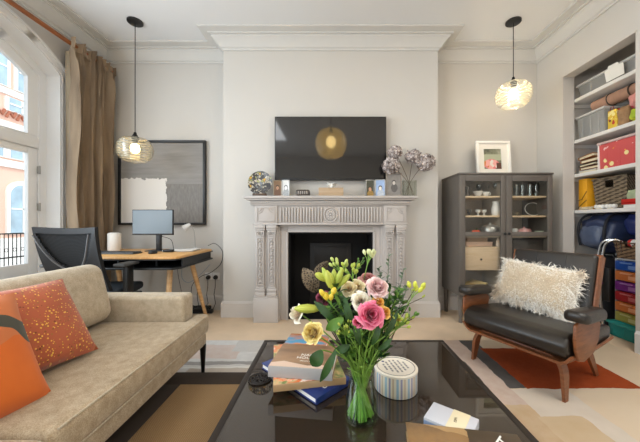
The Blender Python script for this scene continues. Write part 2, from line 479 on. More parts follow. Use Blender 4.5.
def curt(a, b, off=0):
    z = 2.83 - b * 2.815
    squeeze = .92 + .08 * math.cos(b * 3.1) - .05 * math.sin(b * 9)
    yc = 3.075; y = yc + (a - .5) * .56 * squeeze + .012 * math.sin(b * 7 + a * 5)
    ph = a * NF * 2 * PI + .5 * math.sin(b * 3.2 + a * 9) + 1.1 * math.sin(a * 8.3 + 1) + .35 * math.sin(a * 27 + b * 5)
    amp = (.034 if b < .03 else .056 + .026 * math.sin(a * 23 + b * 2) + .012 * math.sin(a * 61 + b * 6)) * (1 if b > .05 else .75)
    x = XL + .135 + amp * math.sin(ph) + .012 * math.sin(ph * 2.3 + b * 14) + off
    x += .05 * math.exp(-((b - .10) / .05) ** 2) * math.sin(a * 40) * .35
    return Vector((x, y + .018 * math.cos(ph), z))
bm = nb(); grid(bm, curt, 130, 60); obj('drape', bm, MT['taupe'], cur, world=True, ang=80)
bm = nb()
def head(a, b):
    p = curt(a, 0); ph = a * NF * 5 * PI
    return Vector((p.x + .020 * math.sin(ph) * (1.1 - b) + .016, p.y, 2.865 - b * .10 + .007 * math.sin(a * 31) + .004 * math.sin(a * 90)))
grid(bm, head, 160, 4); obj('heading_tape', bm, MT['taupe'], cur, world=True, ang=80)
bm = nb()
grid(bm, lambda a, b: Vector((XL + .065 + .045 * a + .008 * math.sin(a * 14 + b * 3), 2.825 + .05 * math.sin(b * 2.6) * a - .012 * a, 2.74 - b * 2.72)), 10, 30)
obj('lining', bm, mat('curtain_lining', (158, 144, 122), .9, var=.03), cur, world=True, ang=80)

# ================================================================== fireplace
fp = thing('fireplace', 'carved taupe grey painted fireplace with black hearth opening', 'fireplace', (0, 3.05, 0))
MM = MT['mantel']
bm = nb()
box(bm, -.90, .89, 2.915, YC - .002, 1.293, 1.32, .006)
box(bm, -.875, .865, 2.935, YC - .002, 1.275, 1.293, .004)
box(bm, -.845, .835, 2.962, YC - .002, 1.225, 1.275, .012)
obj('mantel_shelf', bm, MM, fp, world=True)
bm = nb()
for i in range(84):
    x = -.835 + i * 1.66 / 83; box(bm, x - .006, x + .006, 2.948, 2.965, 1.243, 1.266)
obj('dentil_band', bm, MM, fp, world=True)
bm = nb()
box(bm, -.80, .79, 2.995, YC - .002, 1.02, 1.23, .003)
box(bm, -.82, .81, 2.975, YC - .002, 1.02, 1.036, .004); box(bm, -.815, .805, 2.985, YC - .002, 1.212, 1.228, .004)
for s in (-1, 1):           # end blocks with a raised border and quarter fans
    cx = s * .675 - .005
    box(bm, cx - .118, cx + .118, 2.977, 2.997, 1.036, 1.225, .003)
    for a0, a1, c0, c1 in ((cx - .095, cx + .095, 1.055, 1.065), (cx - .095, cx + .095, 1.195, 1.205), (cx - .095, cx - .085, 1.055, 1.205), (cx + .085, cx + .095, 1.055, 1.205)):
        box(bm, a0, a1, 2.969, 2.978, c0, c1, .002)
    for k in (-1, 1):
        for r in (.035, .055): tube(bm, [(cx + k * .085 - k * r * math.cos(a), 2.974, 1.195 - r * math.sin(a)) for a in [PI / 2 * i / 6 for i in range(7)]], .005, 6)
obj('frieze', bm, MM, fp, world=True)
for s in (-1, 1):
    bm = nb()
    for i in range(15):
        x = -.005 + s * (.095 + i * .0305)
        tube(bm, [(x, 2.992, 1.05), (x, 2.985, 1.058), (x, 2.985, 1.19), (x, 2.992, 1.198)], .0105, 6)
    obj('fluting', bm, MM, fp, world=True)
bm = nb()
for r, th in ((.068, .008), (.042, .009)): tube(bm, [(-.005 + r * math.cos(a), 2.988, 1.125 + r * 1.15 * math.sin(a)) for a in [2 * PI * i / 24 for i in range(24)]], th, 6, closed=True)
for k in range(10):
    a = 2 * PI * k / 10; ball(bm, (-.005 + .025 * math.cos(a), 2.985, 1.125 + .028 * math.sin(a)), .011, 1, .7, 1.2, 8)
ball(bm, (-.005, 2.982, 1.125), .014, n=8)
obj('medallion', bm, MM, fp, world=True)
for s in (-1, 1):
    cx = s * .675 - .005
    bm = nb(); box(bm, cx - .122, cx + .122, 3.01, YC - .002, .27, 1.02, .003)
    pil = obj('pilaster', bm, MM, fp, world=True)
    bm = nb(); box(bm, cx - .128, cx + .128, 2.962, YC - .002, 0, .255, .004); box(bm, cx - .122, cx + .122, 2.97, YC - .002, .255, .278, .005)
    obj('plinth', bm, MM, pil, world=True)
    for k in (-.06, .06):
        x = cx + k; bm = nb()
        for w_, y_, a_, b_ in ((.050, 2.964, .278, .315), (.046, 2.972, .315, .33), (.050, 2.966, .33, .35), (.043, 2.976, .35, .37), (.040, 2.985, .37, .90), (.043, 2.977, .90, .915), (.040, 2.984, .915, .94), (.046, 2.972, .94, .965), (.051, 2.963, .965, .985), (.054, 2.957, .985, 1.018)):
            box(bm, x - w_, x + w_, y_, 3.012, a_, b_, .004)
        rect_frame(bm, x - .036, x + .036, .385, .888, .010, 2.976, 2.986, .003)
        for q in (-1, 1): tube(bm, [(x + q * (.030 + .012 * math.cos(a2)), 2.965, .935 + .014 * math.sin(a2)) for a2 in [2 * PI * i / 10 for i in range(10)]], .006, 6, closed=True)
        obj('column', bm, MM, pil, world=True, ang=50)
        bm = nb()
        for i in range(13):
            z = .86 - i * .036; ball(bm, (x, 2.976, z), .011, 1, .9, 1.4, 8)
            if i % 2 == 0:
                for q in (-1, 1): ball(bm, (x + q * .016, 2.978, z - .012), .008, 1, .8, 1.6, 6)
        obj('carved_drop', bm, MM, pil, world=True)
bm = nb()
for s, a, b in ((0, -.56, -.46), (1, .45, .55)):
    box(bm, a, b, 3.055, YC - .002, 0, 1.02, .003)
    e = b if s == 0 else a
    box(bm, min(e, e + (.02 if s else -.02)), max(e, e + (.02 if s else -.02)), 3.04, 3.06, 0, .96, .004)
    o_ = a if s == 0 else b
    box(bm, min(o_, o_ + (-.018 if s else .018)), max(o_, o_ + (-.018 if s else .018)), 3.03, 3.06, 0, 1.02, .004)
box(bm, -.46, .45, 3.055, YC - .002, .94, 1.02, .003); box(bm, -.48, .47, 3.04, 3.06, .94, .96, .004); box(bm, -.56, .55, 3.03, 3.06, 1.0, 1.02, .004)
obj('inner_surround', bm, MM, fp, world=True)
bm = nb()
box(bm, -.458, -.44, 3.07, 3.425, 0.003, .938); box(bm, .43, .448, 3.07, 3.425, 0.003, .938); box(bm, -.44, .43, 3.405, 3.425, 0.003, .938); box(bm, -.44, .43, 3.07, 3.405, .92, .938); box(bm, -.44, .43, 3.07, 3.405, 0.003, .012)
obj('firebox', bm, MT['soot'], fp, world=True)
bm = nb()
box(bm, -.25, .24, 3.385, 3.404, .05, .80, .004); box(bm, -.20, .19, 3.375, 3.387, .55, .76, .006); box(bm, -.16, .15, 3.37, 3.38, .12, .5, .006)
obj('fireback', bm, mat('cast_iron', (30, 28, 27), .55, .3, var=.3), fp, world=True)
bm = nb(); box(bm, -.82, .81, 2.56, 3.06, 0, .012, .003); struct('hearth', bm, mat('pale_hearth_stone', (205, 197, 186), .6, var=.03, vs=6), fp)

# television over the mantel
tv = thing('television', 'large black flat television mounted on the chimney breast', 'television', (0, 3.1, 1.50))
bm = nb(); box(bm, -.607, .597, 3.072, 3.115, 1.502, 2.188, .004); obj('casing', bm, MT['black'], tv, world=True)
bm = nb(); box(bm, -.598, .588, 3.069, 3.0725, 1.518, 2.180)
t = NT('television_screen'); obj('screen', bm, t.done(t.bsdf((30, 27, 25), .06, spec=.8)), tv, world=True)
bm = nb(); box(bm, -.2, .2, 3.115, YC, 1.7, 1.98, .004); obj('wall_bracket', bm, MT['blackmetal'], tv, world=True)
# ================================================================== rugs
def rug_mat():
    t = NT('patchwork_rug'); x, y, z = t.xyz()
    w = t.noise(7, 3); wx = t.math('MULTIPLY_ADD', w, .05, -.025)
    xx = t.math('ADD', x, wx); yy = t.math('ADD', y, wx)
    col = t.mix(t.noise(2.2, 4), (212, 190, 162), (224, 206, 182))
    def blk(x0, x1, y0, y1, c, c2=None, sc=20):
        nonlocal col
        m = t.math('MULTIPLY', t.inside(xx, x0, x1), t.inside(yy, y0, y1))
        col = t.mix(m, col, t.mix(t.noise(sc, 3), c, c2) if c2 else c)
    blk(-3, .2, 0, 3, (196, 193, 190), (228, 226, 223), 14)
    blk(-1.12, -.72, 2.16, 2.40, (206, 184, 172), (216, 206, 200))
    blk(-.80, -.30, 2.28, 2.50, (196, 192, 188), (210, 207, 203), 40)
    blk(-3, .2, 2.07, 2.12, (150, 147, 145), (170, 168, 165), 6)
    blk(-3, .2, 2.02, 2.04, (228, 226, 222))
    blk(-1.0, .2, 1.96, 2.02, (190, 178, 164), (205, 196, 186))
    blk(.82, 1.25, 1.78, 2.6, (88, 84, 82), (102, 97, 94))
    blk(.60, 1.12, .3, 2.6, (196, 168, 152), (212, 196, 184), 22)
    blk(.60, 1.12, .3, 1.62, (190, 158, 122), (206, 184, 156), 14)
    blk(.86, .99, 1.78, 2.12, (84, 80, 78), (98, 94, 90))
    blk(1.22, 1.94, 1.77, 2.34, (146, 62, 28), (166, 78, 40), 26)
    blk(1.12, 1.45, .3, 1.77, (206, 192, 176), (220, 208, 194), 8)
    blk(1.10, 1.34, 1.30, 1.52, (196, 168, 130), (210, 190, 164), 6)
    f = t.math('ADD', t.noise(260, 2), t.wave(60, dirn='Y', dist=1.5))
    return t.done(t.bsdf(col, .95, spec=.1, bump=f, bstr=.5, bdist=.004))
bm = nb(); box(bm, -1.75, 2.38, .5, 2.50, .001, .014, .004)
solo('patchwork_rug', bm, rug_mat(), 'large pale patchwork rug with rust and dark grey blocks on the floor', 'rug')
def sisal():
    t = NT('sisal_weave'); v = t.mp(scale=(1, 1, 1), rot=(0, 0, .78))
    f = t.math('MULTIPLY', t.wave(48, v=v, dist=2), t.wave(48, v=v, dist=2, dirn='Y'))
    col = t.mix(f, (158, 128, 92), (198, 170, 132))
    return t.done(t.bsdf(col, .95, spec=.1, bump=f, bstr=.6, bdist=.004))
sis = thing('sisal_rug', 'tan woven sisal rug with dark brown border beside the sofa', 'rug', (-.4, 1.0, .014))
bm = nb(); box(bm, -.955, .20, .3, 1.815, .0145, .024, .003); obj('sisal_field', bm, sisal(), sis, world=True)
bm = nb()
for a in ((-1.09, .33, 1.80, 1.945), (-1.09, -.95, .2, 1.80), (.195, .33, .2, 1.80)): box(bm, a[0], a[1], a[2], a[3], .0145, .026, .003)
obj('border', bm, mat('dark_brown_binding', (56, 46, 38), .9, var=.1, vs=30), sis, world=True)

# ================================================================== sofa
def tweed(name, a, b):
    t = NT(name); f = t.math('ADD', t.math('MULTIPLY', t.noise(240, 2), .6), t.math('MULTIPLY', t.noise(26, 3), .4))
    return t.done(t.bsdf(t.ramp(f, [(.35, a), (.65, b)]), .95, spec=.15, sheen=.2, bump=t.noise(320, 2), bstr=.4, bdist=.004))
TW = tweed('oatmeal_tweed', (150, 130, 102), (192, 174, 148)); TW2 = tweed('oatmeal_tweed_pale', (164, 148, 124), (202, 188, 166))
so = thing('sofa', 'long beige tweed sofa with slim dark legs along the window wall', 'sofa', (-1.3, .9, 0))
bm = nb(); box(bm, -1.80, -.865, -.45, 1.985, .20, .284, .016, 3); obj('base', bm, TW, so, world=True)
bm = nb(); box(bm, -1.80, -1.60, -.45, 1.98, .285, .64, .04, 4); obj('back_frame', bm, TW, so, world=True)
def seat(poly, seam):
    bm = nb(); prism(bm, poly, .288, .412, .032, 4); s = obj('seat_cushion', bm, TW, so, world=True)
    bm = nb()
    for z in (.404, .298): tube(bm, [(p[0], p[1], z) for p in seam], .0045, 6)
    obj('piping', bm, TW2, s, world=True)
seat([(-1.60, .862), (-.845, .862), (-.845, 1.99), (-.95, 1.99), (-.95, 1.842), (-1.60, 1.842)], [(-.852, .89), (-.852, 1.965), (-.87, 1.982), (-.94, 1.982)])
seat([(-1.60, -.30), (-.845, -.30), (-.845, .856), (-1.60, .856)], [(-.852, -.27), (-.852, .835)])
bm = nb(); box(bm, -1.80, -.957, 1.846, 1.99, .285, .566, .026, 4); obj('arm', bm, TW2, so, world=True)
bm = nb(); box(bm, -1.80, -.957, -.45, -.305, .285, .566, .026, 4); obj('arm', bm, TW2, so, world=True)
for y0, y1 in ((.875, 1.83), (-.29, .85)):
    bm = nb(); t_ = nb(); box(t_, -.105, .105, -(y1 - y0) / 2, (y1 - y0) / 2, -.182, .182, .07, 6)
    bmesh.ops.subdivide_edges(t_, edges=[e for e in t_.edges if e.calc_length() > .15], cuts=8, use_grid_fill=True)
    for v in t_.verts: v.co.x *= 1 + .16 * max(0, 1 - (v.co.z / .18) ** 2) * max(0, 1 - (2 * v.co.y / (y1 - y0)) ** 4)
    M = Matrix.Translation((-1.51, (y0 + y1) / 2, .60)) @ Matrix.Rotation(-.24, 4, 'Y')
    add(bm, t_, M); obj('back_cushion', bm, TW2, so, world=True, ang=50)
for x, y in ((-.90, 1.93), (-1.72, 1.93), (-.90, -.38), (-1.72, -.38)):
    bm = nb(); k = .02 if y > 0 else -.02
    lathe(bm, [(0, .0), (.010, 0), (.011, .004), (.021, .20), (0, .20)], 12, Matrix(((1, 0, -.0, x + .03 * (1 if x > -1 else -1) * .8), (0, 1, 0, y + k), (0, 0, 1, .012), (0, 0, 0, 1))))
    obj('leg', bm, MT['blackmetal'], so, world=True)

# cushions on the sofa
def spot_mat():
    t = NT('rust_velvet_gold_spots'); v = t.mp(scale=(1, 1, 0))
    vo = t.n('ShaderNodeTexVoronoi'); t.link(v, vo.inputs['Vector']); vo.inputs['Scale'].default_value = 100
    s = t.n('ShaderNodeSeparateColor'); t.link(vo.outputs['Color'], s.inputs[0])
    m = t.math('MULTIPLY', t.math('LESS_THAN', vo.outputs['Distance'], t.math('MULTIPLY_ADD', s.outputs[1], .24, .20)), t.math('GREATER_THAN', s.outputs[0], .12))
    base = t.mix(t.noise(7, 4), (150, 66, 34), (192, 100, 62))
    gold = t.mix(s.outputs[2], (120, 52, 24), (255, 208, 90))
    return t.done(t.bsdf(t.mix(m, base, gold), t.math('MULTIPLY_ADD', m, -.4, .8), t.math('MULTIPLY', m, .5), sheen=.25))
o = solo('throw_pillow', pillow_bm(.44, .40, .15), spot_mat(), 'rust velvet cushion with scattered metallic gold spots', 'cushion', ang=60)
pose(o, (-1.275, 1.20, .600), (.12, .97, -.02), (-.50, .10, .82))
def orange_mat():
    t = NT('orange_print_cotton'); x, y, z = t.xyz()
    w = t.math('MULTIPLY_ADD', t.noise(5, 2), .12, -.06)
    a = t.math('ADD', y, w)
    col = t.mix(t.noise(5, 3), (196, 92, 30), (222, 116, 46))
    up = t.math('GREATER_THAN', t.math('ADD', a, t.math('MULTIPLY', x, -.35)), -.02)
    col = t.mix(up, col, t.mix(t.noise(6, 3), (190, 104, 58), (206, 124, 76)))
    band = t.inside(t.math('ADD', a, t.math('MULTIPLY', x, .9)), .175, .245)
    col = t.mix(band, col, t.mix(t.noise(9), (62, 62, 54), (84, 80, 66)))
    return t.done(t.bsdf(col, .85, sheen=.2, spec=.2))
o = solo('throw_pillow', pillow_bm(.44, .42, .15), orange_mat(), 'bright orange cushion with a dark grey-green band across its corner', 'cushion', ang=60)
pose(o, (-1.165, .872, .592), (.12, .98, -.02), (-.42, -.08, .86))

# ================================================================== picture, desk and its things
art = thing('framed_canvas', 'large grey abstract canvas with white block in thin black frame over the desk', 'picture', (-2.0, YB - .02, 1.5))
ax0, ax1, az0, az1 = -2.515, -1.487, 1.015, 2.015
def art_mat():
    t = NT('abstract_canvas'); x, y, z = t.xyz()
    X = t.math('ADD', x, 0); Z = z
    rag = t.math('MULTIPLY_ADD', t.noise(26, 3), .09, -.045)
    m = t.math('MULTIPLY', t.math('LESS_THAN', t.math('ADD', X, rag), .045), t.math('LESS_THAN', t.math('ADD', Z, rag), .065))
    st = t.noise(2.5, 5, v=t.mp(scale=(1, 1, 9)))
    g = t.ramp(st, [(.3, (130, 127, 124)), (.7, (148, 145, 142))])
    low = t.math('MULTIPLY', t.math('GREATER_THAN', X, .045), t.math('LESS_THAN', Z, .0))
    g = t.mix(low, g, t.ramp(t.noise(5, 5, v=t.mp(scale=(9, 1, 3))), [(.3, (114, 110, 106)), (.7, (134, 130, 126))]))
    return t.done(t.bsdf(t.mix(m, g, (222, 217, 211)), .8))
bm = nb(); box(bm, ax0 + .012, ax1 - .012, YB - .03, YB - .008, az0 + .012, az1 - .012); obj('canvas', bm, art_mat(), art, world=True)
bm = nb()
rect_frame(bm, ax0, ax1, az0, az1, .026, YB - .05, YB - .002)
obj('frame', bm, MT['black'], art, world=True)

dk = thing('desk', 'two-tier bamboo and black desk with splayed wooden legs beneath the canvas', 'desk', (-1.85, 2.83, 0))
DX0, DX1, DY0, DY1 = -2.38, -1.335, 2.47, 3.22
bm = nb()
prism(bm, [(DX0, DY0), (DX1 - .05, DY0), (DX1 - .012, DY0 + .015), (DX1, DY0 + .06), (DX1, DY1 - .03), (DX1 - .03, DY1), (DX0, DY1)], .726, .748, .004)
obj('desktop', bm, wood('bamboo', (204, 150, 88), (226, 178, 116), (12, 1, 1)), dk, world=True)
bm = nb(); prism(bm, [(DX0, DY0), (DX1 - .05, DY0), (DX1 - .012, DY0 + .015), (DX1, DY0 + .06), (DX1, DY1), (DX0, DY1)], .715, .726); obj('edge_band', bm, MT['black'], dk, world=True)
bm = nb(); prism(bm, [(DX0, DY0 + .01), (DX1 - .05, DY0 + .01), (DX1, DY0 + .07), (DX1, DY1), (DX0, DY1)], .632, .648, .003); obj('lower_tray', bm, MT['black'], dk, world=True)
bm = nb()
for x in (DX0 + .01, -1.95, -1.60, DX1 - .03): box(bm, x, x + .014, DY0 + .13, DY1 - .02, .648, .715)
box(bm, DX0, DX1 - .02, DY1 - .03, DY1 - .015, .648, .715)
obj('divider', bm, MT['black'], dk, world=True)
for (x, y, fx, fy) in ((-1.50, 2.66, -1.46, 2.52), (-1.47, 3.0, -1.40, 3.19), (-2.25, 2.66, -2.29, 2.52), (-2.25, 3.0, -2.3, 3.19)):
    bm = nb(); tube(bm, [(x, y, .632), (fx, fy, 0.0)], [.026, .016], 12); obj('leg', bm, MT['oak'], dk, world=True)

mo = thing('monitor', 'slim black computer monitor with blank blue-grey screen on the desk', 'monitor', (-1.84, 2.98, .748))
bm = nb(); box(bm, -2.055, -1.632, 2.945, 2.965, .915, 1.178, .004); obj('casing', bm, MT['black'], mo, world=True)
bm = nb(); box(bm, -2.047, -1.640, 2.942, 2.946, .930, 1.170)
t = NT('monitor_screen'); obj('screen', bm, t.done(t.bsdf(t.ramp(t.noise(1.5, 2), [(.3, (92, 103, 110)), (.7, (112, 122, 128))]), .35)), mo, world=True)
bm = nb(); box(bm, -1.825, -1.775, 2.968, 2.998, .755, 1.06, .004); box(bm, -1.84, -1.76, 2.962, 2.975, .99, 1.08, .004); obj('stand', bm, MT['black'], mo, world=True)
bm = nb(); box(bm, -1.90, -1.70, 2.90, 3.06, .749, .757, .004); obj('foot', bm, MT['black'], mo, world=True)
kb = thing('keyboard', 'dark grey computer keyboard lying in front of the monitor', 'keyboard', (-2.05, 2.72, .748), -.05)
bm = nb(); box(bm, -.215, .215, -.065, .065, .0005, .014, .004); obj('tray', bm, mat('keyboard_grey', (70, 72, 74), .5), kb)
bm = nb()
for r in range(5):
    for c in range(15): box(bm, -.207 + c * .0277, -.207 + c * .0277 + .024, -.057 + r * .0235, -.057 + r * .0235 + .02, .014, .021)
obj('keys', bm, mat('key_grey', (52, 54, 57), .5), kb)
bm = nb(); lathe(bm, [(0, 0), (.03, 0), (.034, .01), (.026, .03), (0, .036)], 16, Matrix.Scale(1.5, 4, (0, 1, 0))); solo('computer_mouse', bm, MT['black'], 'small black computer mouse beside the keyboard', 'computer mouse', loc=(0, 0, 0)).location = (-1.70, 2.72, .7485)
sp = thing('smart_speaker', 'white upright cylinder speaker at the curtain end of the desk', 'speaker', (-2.295, 3.02, .748))
bm = nb(); lathe(bm, [(0, 0), (.056, 0), (.060, .006), (.060, .175), (.054, .186), (0, .188)], 28); obj('body', bm, mat('speaker_white', (226, 222, 215), .6, bump=.2, bs=400), sp)
bm = nb(); lathe(bm, [(.040, .1885), (.040, .1905), (0, .1905)], 24); obj('top_panel', bm, MT['white'], sp)
dl = thing('desk_lamp', 'small white gooseneck desk lamp with lit head', 'lamp', (-1.485, 3.12, .748))
bm = nb(); lathe(bm, [(0, 0), (.055, 0), (.055, .012), (.012, .02), (0, .02)], 24); obj('base', bm, MT['white'], dl)
bm = nb(); tube(bm, [(0, 0, .015), (-.004, 0, .12), (-.01, 0, .20), (-.03, -.005, .245), (-.065, -.01, .255), (-.09, -.015, .245)], .005, 8); obj('neck', bm, MT['steel'], dl)
bm = nb(); M = aim((-.075, -.012, .262), (-.8, -.15, -.55)); lathe(bm, [(.010, -.03), (.018, -.02), (.024, .0), (.034, .05), (.031, .05), (.02, .0), (0, -.02)], 20, M); obj('lamp_head', bm, MT['white'], dl)
bm = nb(); ball(bm, (-.098, -.017, .245), .02); obj('bulb', bm, mat('lamp_bulb', (255, 244, 220), .5, emit=(255, 240, 214), es=7), dl)
lt = thing('laptop', 'closed silver laptop lying at the far end of the desk', 'laptop', (-1.56, 2.98, .748), .1)
bm = nb(); box(bm, -.15, .15, -.10, .10, .0005, .009, .003); obj('base', bm, MT['steel'], lt)
bm = nb(); box(bm, -.15, .15, -.10, .10, .0095, .016, .003); obj('lid', bm, mat('laptop_white', (226, 224, 220), .4), lt)
bm = nb(); box(bm, -.045, .045, -.03, .03, 0, .026, .008); box(bm, -.03, .03, -.032, -.029, .008, .018)
solo('adapter_box', bm, MT['black'], 'small black adapter box at the monitor foot', 'adapter').location = (-1.63, 2.86, .7485)

# cables, sockets and plugs beside the desk
def cable(pts, label, r=.0035, m=None, group=None):
    bm = nb(); P = [Vector(p) for p in pts]; out = []
    for i in range(len(P) - 1):
        a, b, c, d = P[max(i - 1, 0)], P[i], P[i + 1], P[min(i + 2, len(P) - 1)]
        for k in range(6):
            s = k / 6; out.append(.5 * ((2 * b) + (c - a) * s + (2 * a - 5 * b + 4 * c - d) * s * s + (3 * b - a - 3 * c + d) * s ** 3))
    out.append(P[-1]); tube(bm, out, r, 6)
    return solo('cable', bm, m or MT['black'], label, 'cable', group=group)
cable([(-1.40, 3.24, .78), (-1.34, 3.30, .80), (-1.27, 3.34, .70), (-1.29, 3.33, .56), (-1.40, 3.30, .46), (-1.5, 3.28, .42), (-1.60, 3.27, .30), (-1.58, 3.27, .02)], 'black cable looping off the desk end towards the sockets')
cable([(-1.56, 3.24, .63), (-1.60, 3.27, .5), (-1.52, 3.28, .38), (-1.54, 3.28, .2), (-1.50, 3.27, .02)], 'black cable hanging straight down behind the rear desk leg')
cable([(-1.66, 3.2, .63), (-1.70, 3.25, .42), (-1.62, 3.26, .36), (-1.5, 3.28, .45), (-1.40, 3.3, .56)], 'thin pale blue cable slung beneath the desk', .003, mat('pale_blue_cable', (130, 150, 168), .5))
cable([(-1.72, 3.2, .63), (-1.75, 3.25, .5), (-1.72, 3.26, .3), (-1.66, 3.27, .02)], 'grey cable hanging under the middle of the desk', .003, mat('grey_cable', (96, 96, 98), .5))
cable([(-1.64, 2.97, .76), (-1.70, 3.03, .86), (-1.80, 3.02, .90), (-1.85, 3.0, .93)], 'thin black cable curving up behind the monitor', .003)
bm = nb(); pts = []
for i in range(90):
    a = i * .9; pts.append((-1.50 + .11 * math.cos(a) + .03 * math.sin(i * 1.7), 3.28 + .05 * math.sin(a * 1.1), .02 + .055 * abs(math.sin(i * .61))))
tube(bm, pts, .006, 5); solo('cable_tangle', bm, MT['black'], 'tangle of black cables heaped on the floor under the desk', 'cables')
bm = nb(); box(bm, -1.66, -1.36, 3.25, 3.31, .004, .045, .006); ps = solo('power_strip', bm, MT['black'], 'black power strip on the floor under the cable tangle', 'power strip')
for px_, lab in ((209, 'socket plate nearer the desk with black plug in it'), (216.3, 'socket plate nearer the chimney breast with black plug in it')):
    p = at(px_, 276, YB); s = thing('wall_socket', 'white square ' + lab, 'socket', (p.x, YB - .002, p.z))
    bm = nb(); box(bm, -.042, .042, -.009, 0, -.043, .043, .004); obj('plate', bm, MT['white'], s)
    bm = nb(); box(bm, -.012, .012, -.011, -.008, .026, .034); obj('switch', bm, MT['paper'], s)
for px_, lab, e in ((209, 'black plug with cord in the socket nearer the desk', -.06), (216.3, 'black plug with cord in the socket nearer the chimney breast', -.02)):
    p = at(px_, 277, YB); s = thing('power_plug', lab, 'plug', (p.x, YB - .012, p.z))
    bm = nb(); lathe(bm, [(0, 0), (.026, 0), (.028, .008), (.022, .03), (0, .034)], 16, Matrix.Rotation(PI / 2, 4, 'X')); obj('plug_body', bm, MT['black'], s)
    bm = nb(); tube(bm, [(0, -.02, -.02), (.005, -.03, -.10), (-.01, -.03, -.2), (.012, -.04, -.30), (e, -.05, -.385)], .0035, 6); obj('cord', bm, MT['black'], s)

# ================================================================== office chair
ch = thing('office_chair', 'black mesh-backed office chair with armrests at the desk', 'chair', (-2.0, 2.475, 0), .04)
def bk(u, v, d=0):
    """backrest sheet: u across -1..1, v up 0..1"""
    w = .205 + .02 * v; z = .47 + .53 * v
    return Vector((u * w * (1 - .0 * v), -.17 - .17 * v + .055 * (1 - u * u) * .6 - .045 * math.sin(v * 2.6) + d, z + .012 * u * u * v))
bm = nb()
def frame_sheet(bm):
    t_ = nb(); nu, nv = 56, 50; g = {}
    hole = lambda u, v: v > .40 + .50 * abs((u + .04) / .88) ** 2.6 and v < .925
    for i in range(nu + 1):
        for j in range(nv + 1): g[i, j] = t_.verts.new(bk(2 * i / nu - 1, j / nv))
    for i in range(nu):
        for j in range(nv):
            if not hole(2 * (i + .5) / nu - 1, (j + .5) / nv): t_.faces.new((g[i, j], g[i + 1, j], g[i + 1, j + 1], g[i, j + 1]))
    bmesh.ops.delete(t_, geom=[v for v in t_.verts if not v.link_faces], context='VERTS')
    bmesh.ops.recalc_face_normals(t_, faces=t_.faces[:]); bmesh.ops.solidify(t_, geom=t_.faces[:], thickness=.026)
    add(bm, t_)
frame_sheet(bm); obj('back_frame', bm, mat('chair_frame_black', (36, 36, 38), .6, spec=.3), ch, ang=60)
bm = nb(); grid(bm, lambda a, b: bk(-.93 + 1.8 * a, .36 + .60 * b, .014), 20, 20)
t = NT('black_mesh_fabric'); f = t.voro(160, rnd=.2); obj('back_mesh', bm, t.done(t.bsdf(t.mix(f, (26, 27, 28), (44, 45, 47)), .9, spec=.2, bump=f, bstr=.3, bdist=.002)), ch)
bm = nb(); rim = []
for k in range(40):
    u = -.92 + 1.76 * k / 39; rim.append(bk(u, min(.925, .40 + .50 * abs((u + .04) / .88) ** 2.6), -.026))

tube(bm, rim, .006, 6); obj('back_piping', bm, mat('chair_rim_grey', (88, 88, 90), .45), ch)
bm = nb(); prism(bm, [(-.24, -.2), (.24, -.2), (.25, .1), (.22, .25), (-.22, .25), (-.25, .1)], .42, .49, .028, 4); obj('seat', bm, mat('chair_seat_fabric', (40, 47, 54), .8, var=.1, vs=60), ch)
for s in (-1, 1):
    x = s * .285; bm = nb()
    box(bm, x - .022, x + .022, -.12, -.04, .43, .685, .008); box(bm, min(s * .2, x), max(s * .2, x) + .01, -.06, .10, .405, .43, .008)
    arm = obj('armrest', bm, MT['black'], ch)
    bm = nb(); box(bm, x - .048, x + .048, -.20, .0, .685, .712, .012, 3); obj('arm_pad', bm, mat('arm_pad_grey', (66, 66, 66), .6), arm)
bm = nb(); tube(bm, [(0, 0, .10), (0, 0, .42)], .028, 12); box(bm, -.12, .12, -.14, .12, .395, .42, .008); box(bm, -.03, .03, -.245, -.12, .40, .48, .006); obj('column', bm, MT['black'], ch)
bm = nb()
for k in range(5):
    a = 2 * PI * k / 5 + .3; tube(bm, [(0, 0, .115), (.14 * math.cos(a), .14 * math.sin(a), .105), (.28 * math.cos(a), .28 * math.sin(a), .075)], [.03, .024, .016], 8)
obj('star_base', bm, MT['black'], ch)
for k in range(5):
    a = 2 * PI * k / 5 + .3; bm = nb()
    lathe(bm, [(0, -.022), (.026, -.022), (.03, -.015), (.03, .015), (.026, .022), (0, .022)], 14, Matrix.Translation((.28 * math.cos(a), .28 * math.sin(a), .0305)) @ Matrix.Rotation(a, 4, 'Z') @ Matrix.Rotation(PI / 2, 4, 'X'))
    tube(bm, [(.28 * math.cos(a), .28 * math.sin(a), .05), (.28 * math.cos(a), .28 * math.sin(a), .08)], .012, 8)
    obj('caster', bm, MT['black'], ch)

# ================================================================== pendant lamps
def amber_mat(name, tint, band, es, dens=.34, sc=9):
    t = NT(name); x, y, z = t.xyz()
    w = t.wave(sc, v=t.mp(scale=(.35, .35, 2.6)), dirn='Z', dist=3.2, detail=2)
    m = t.math('MULTIPLY', t.math('GREATER_THAN', w, .62), 1.0)
    tr = t.n('ShaderNodeBsdfTransparent'); tr.inputs[0].default_value = lin(tint)
    p = t.bsdf(band, .12, 0, .8, emit=band, es=es)
    gl = t.n('ShaderNodeBsdfGlossy'); gl.inputs['Roughness'].default_value = .06
    lw = t.n('ShaderNodeLayerWeight'); lw.inputs[0].default_value = .3
    a = t.n('ShaderNodeMixShader'); t.link(t.math('MULTIPLY_ADD', m, dens, .06), a.inputs[0]); t.link(tr.outputs[0], a.inputs[1]); t.link(p, a.inputs[2])
    b = t.n('ShaderNodeMixShader'); t.link(t.math('MULTIPLY_ADD', lw.outputs['Facing'], .38, .05), b.inputs[0]); t.link(a.outputs[0], b.inputs[1]); t.link(gl.outputs[0], b.inputs[2])
    return t.done(b.outputs[0])
BULB = mat('warm_bulb', (255, 226, 170), .4, emit=(255, 222, 160), es=26)
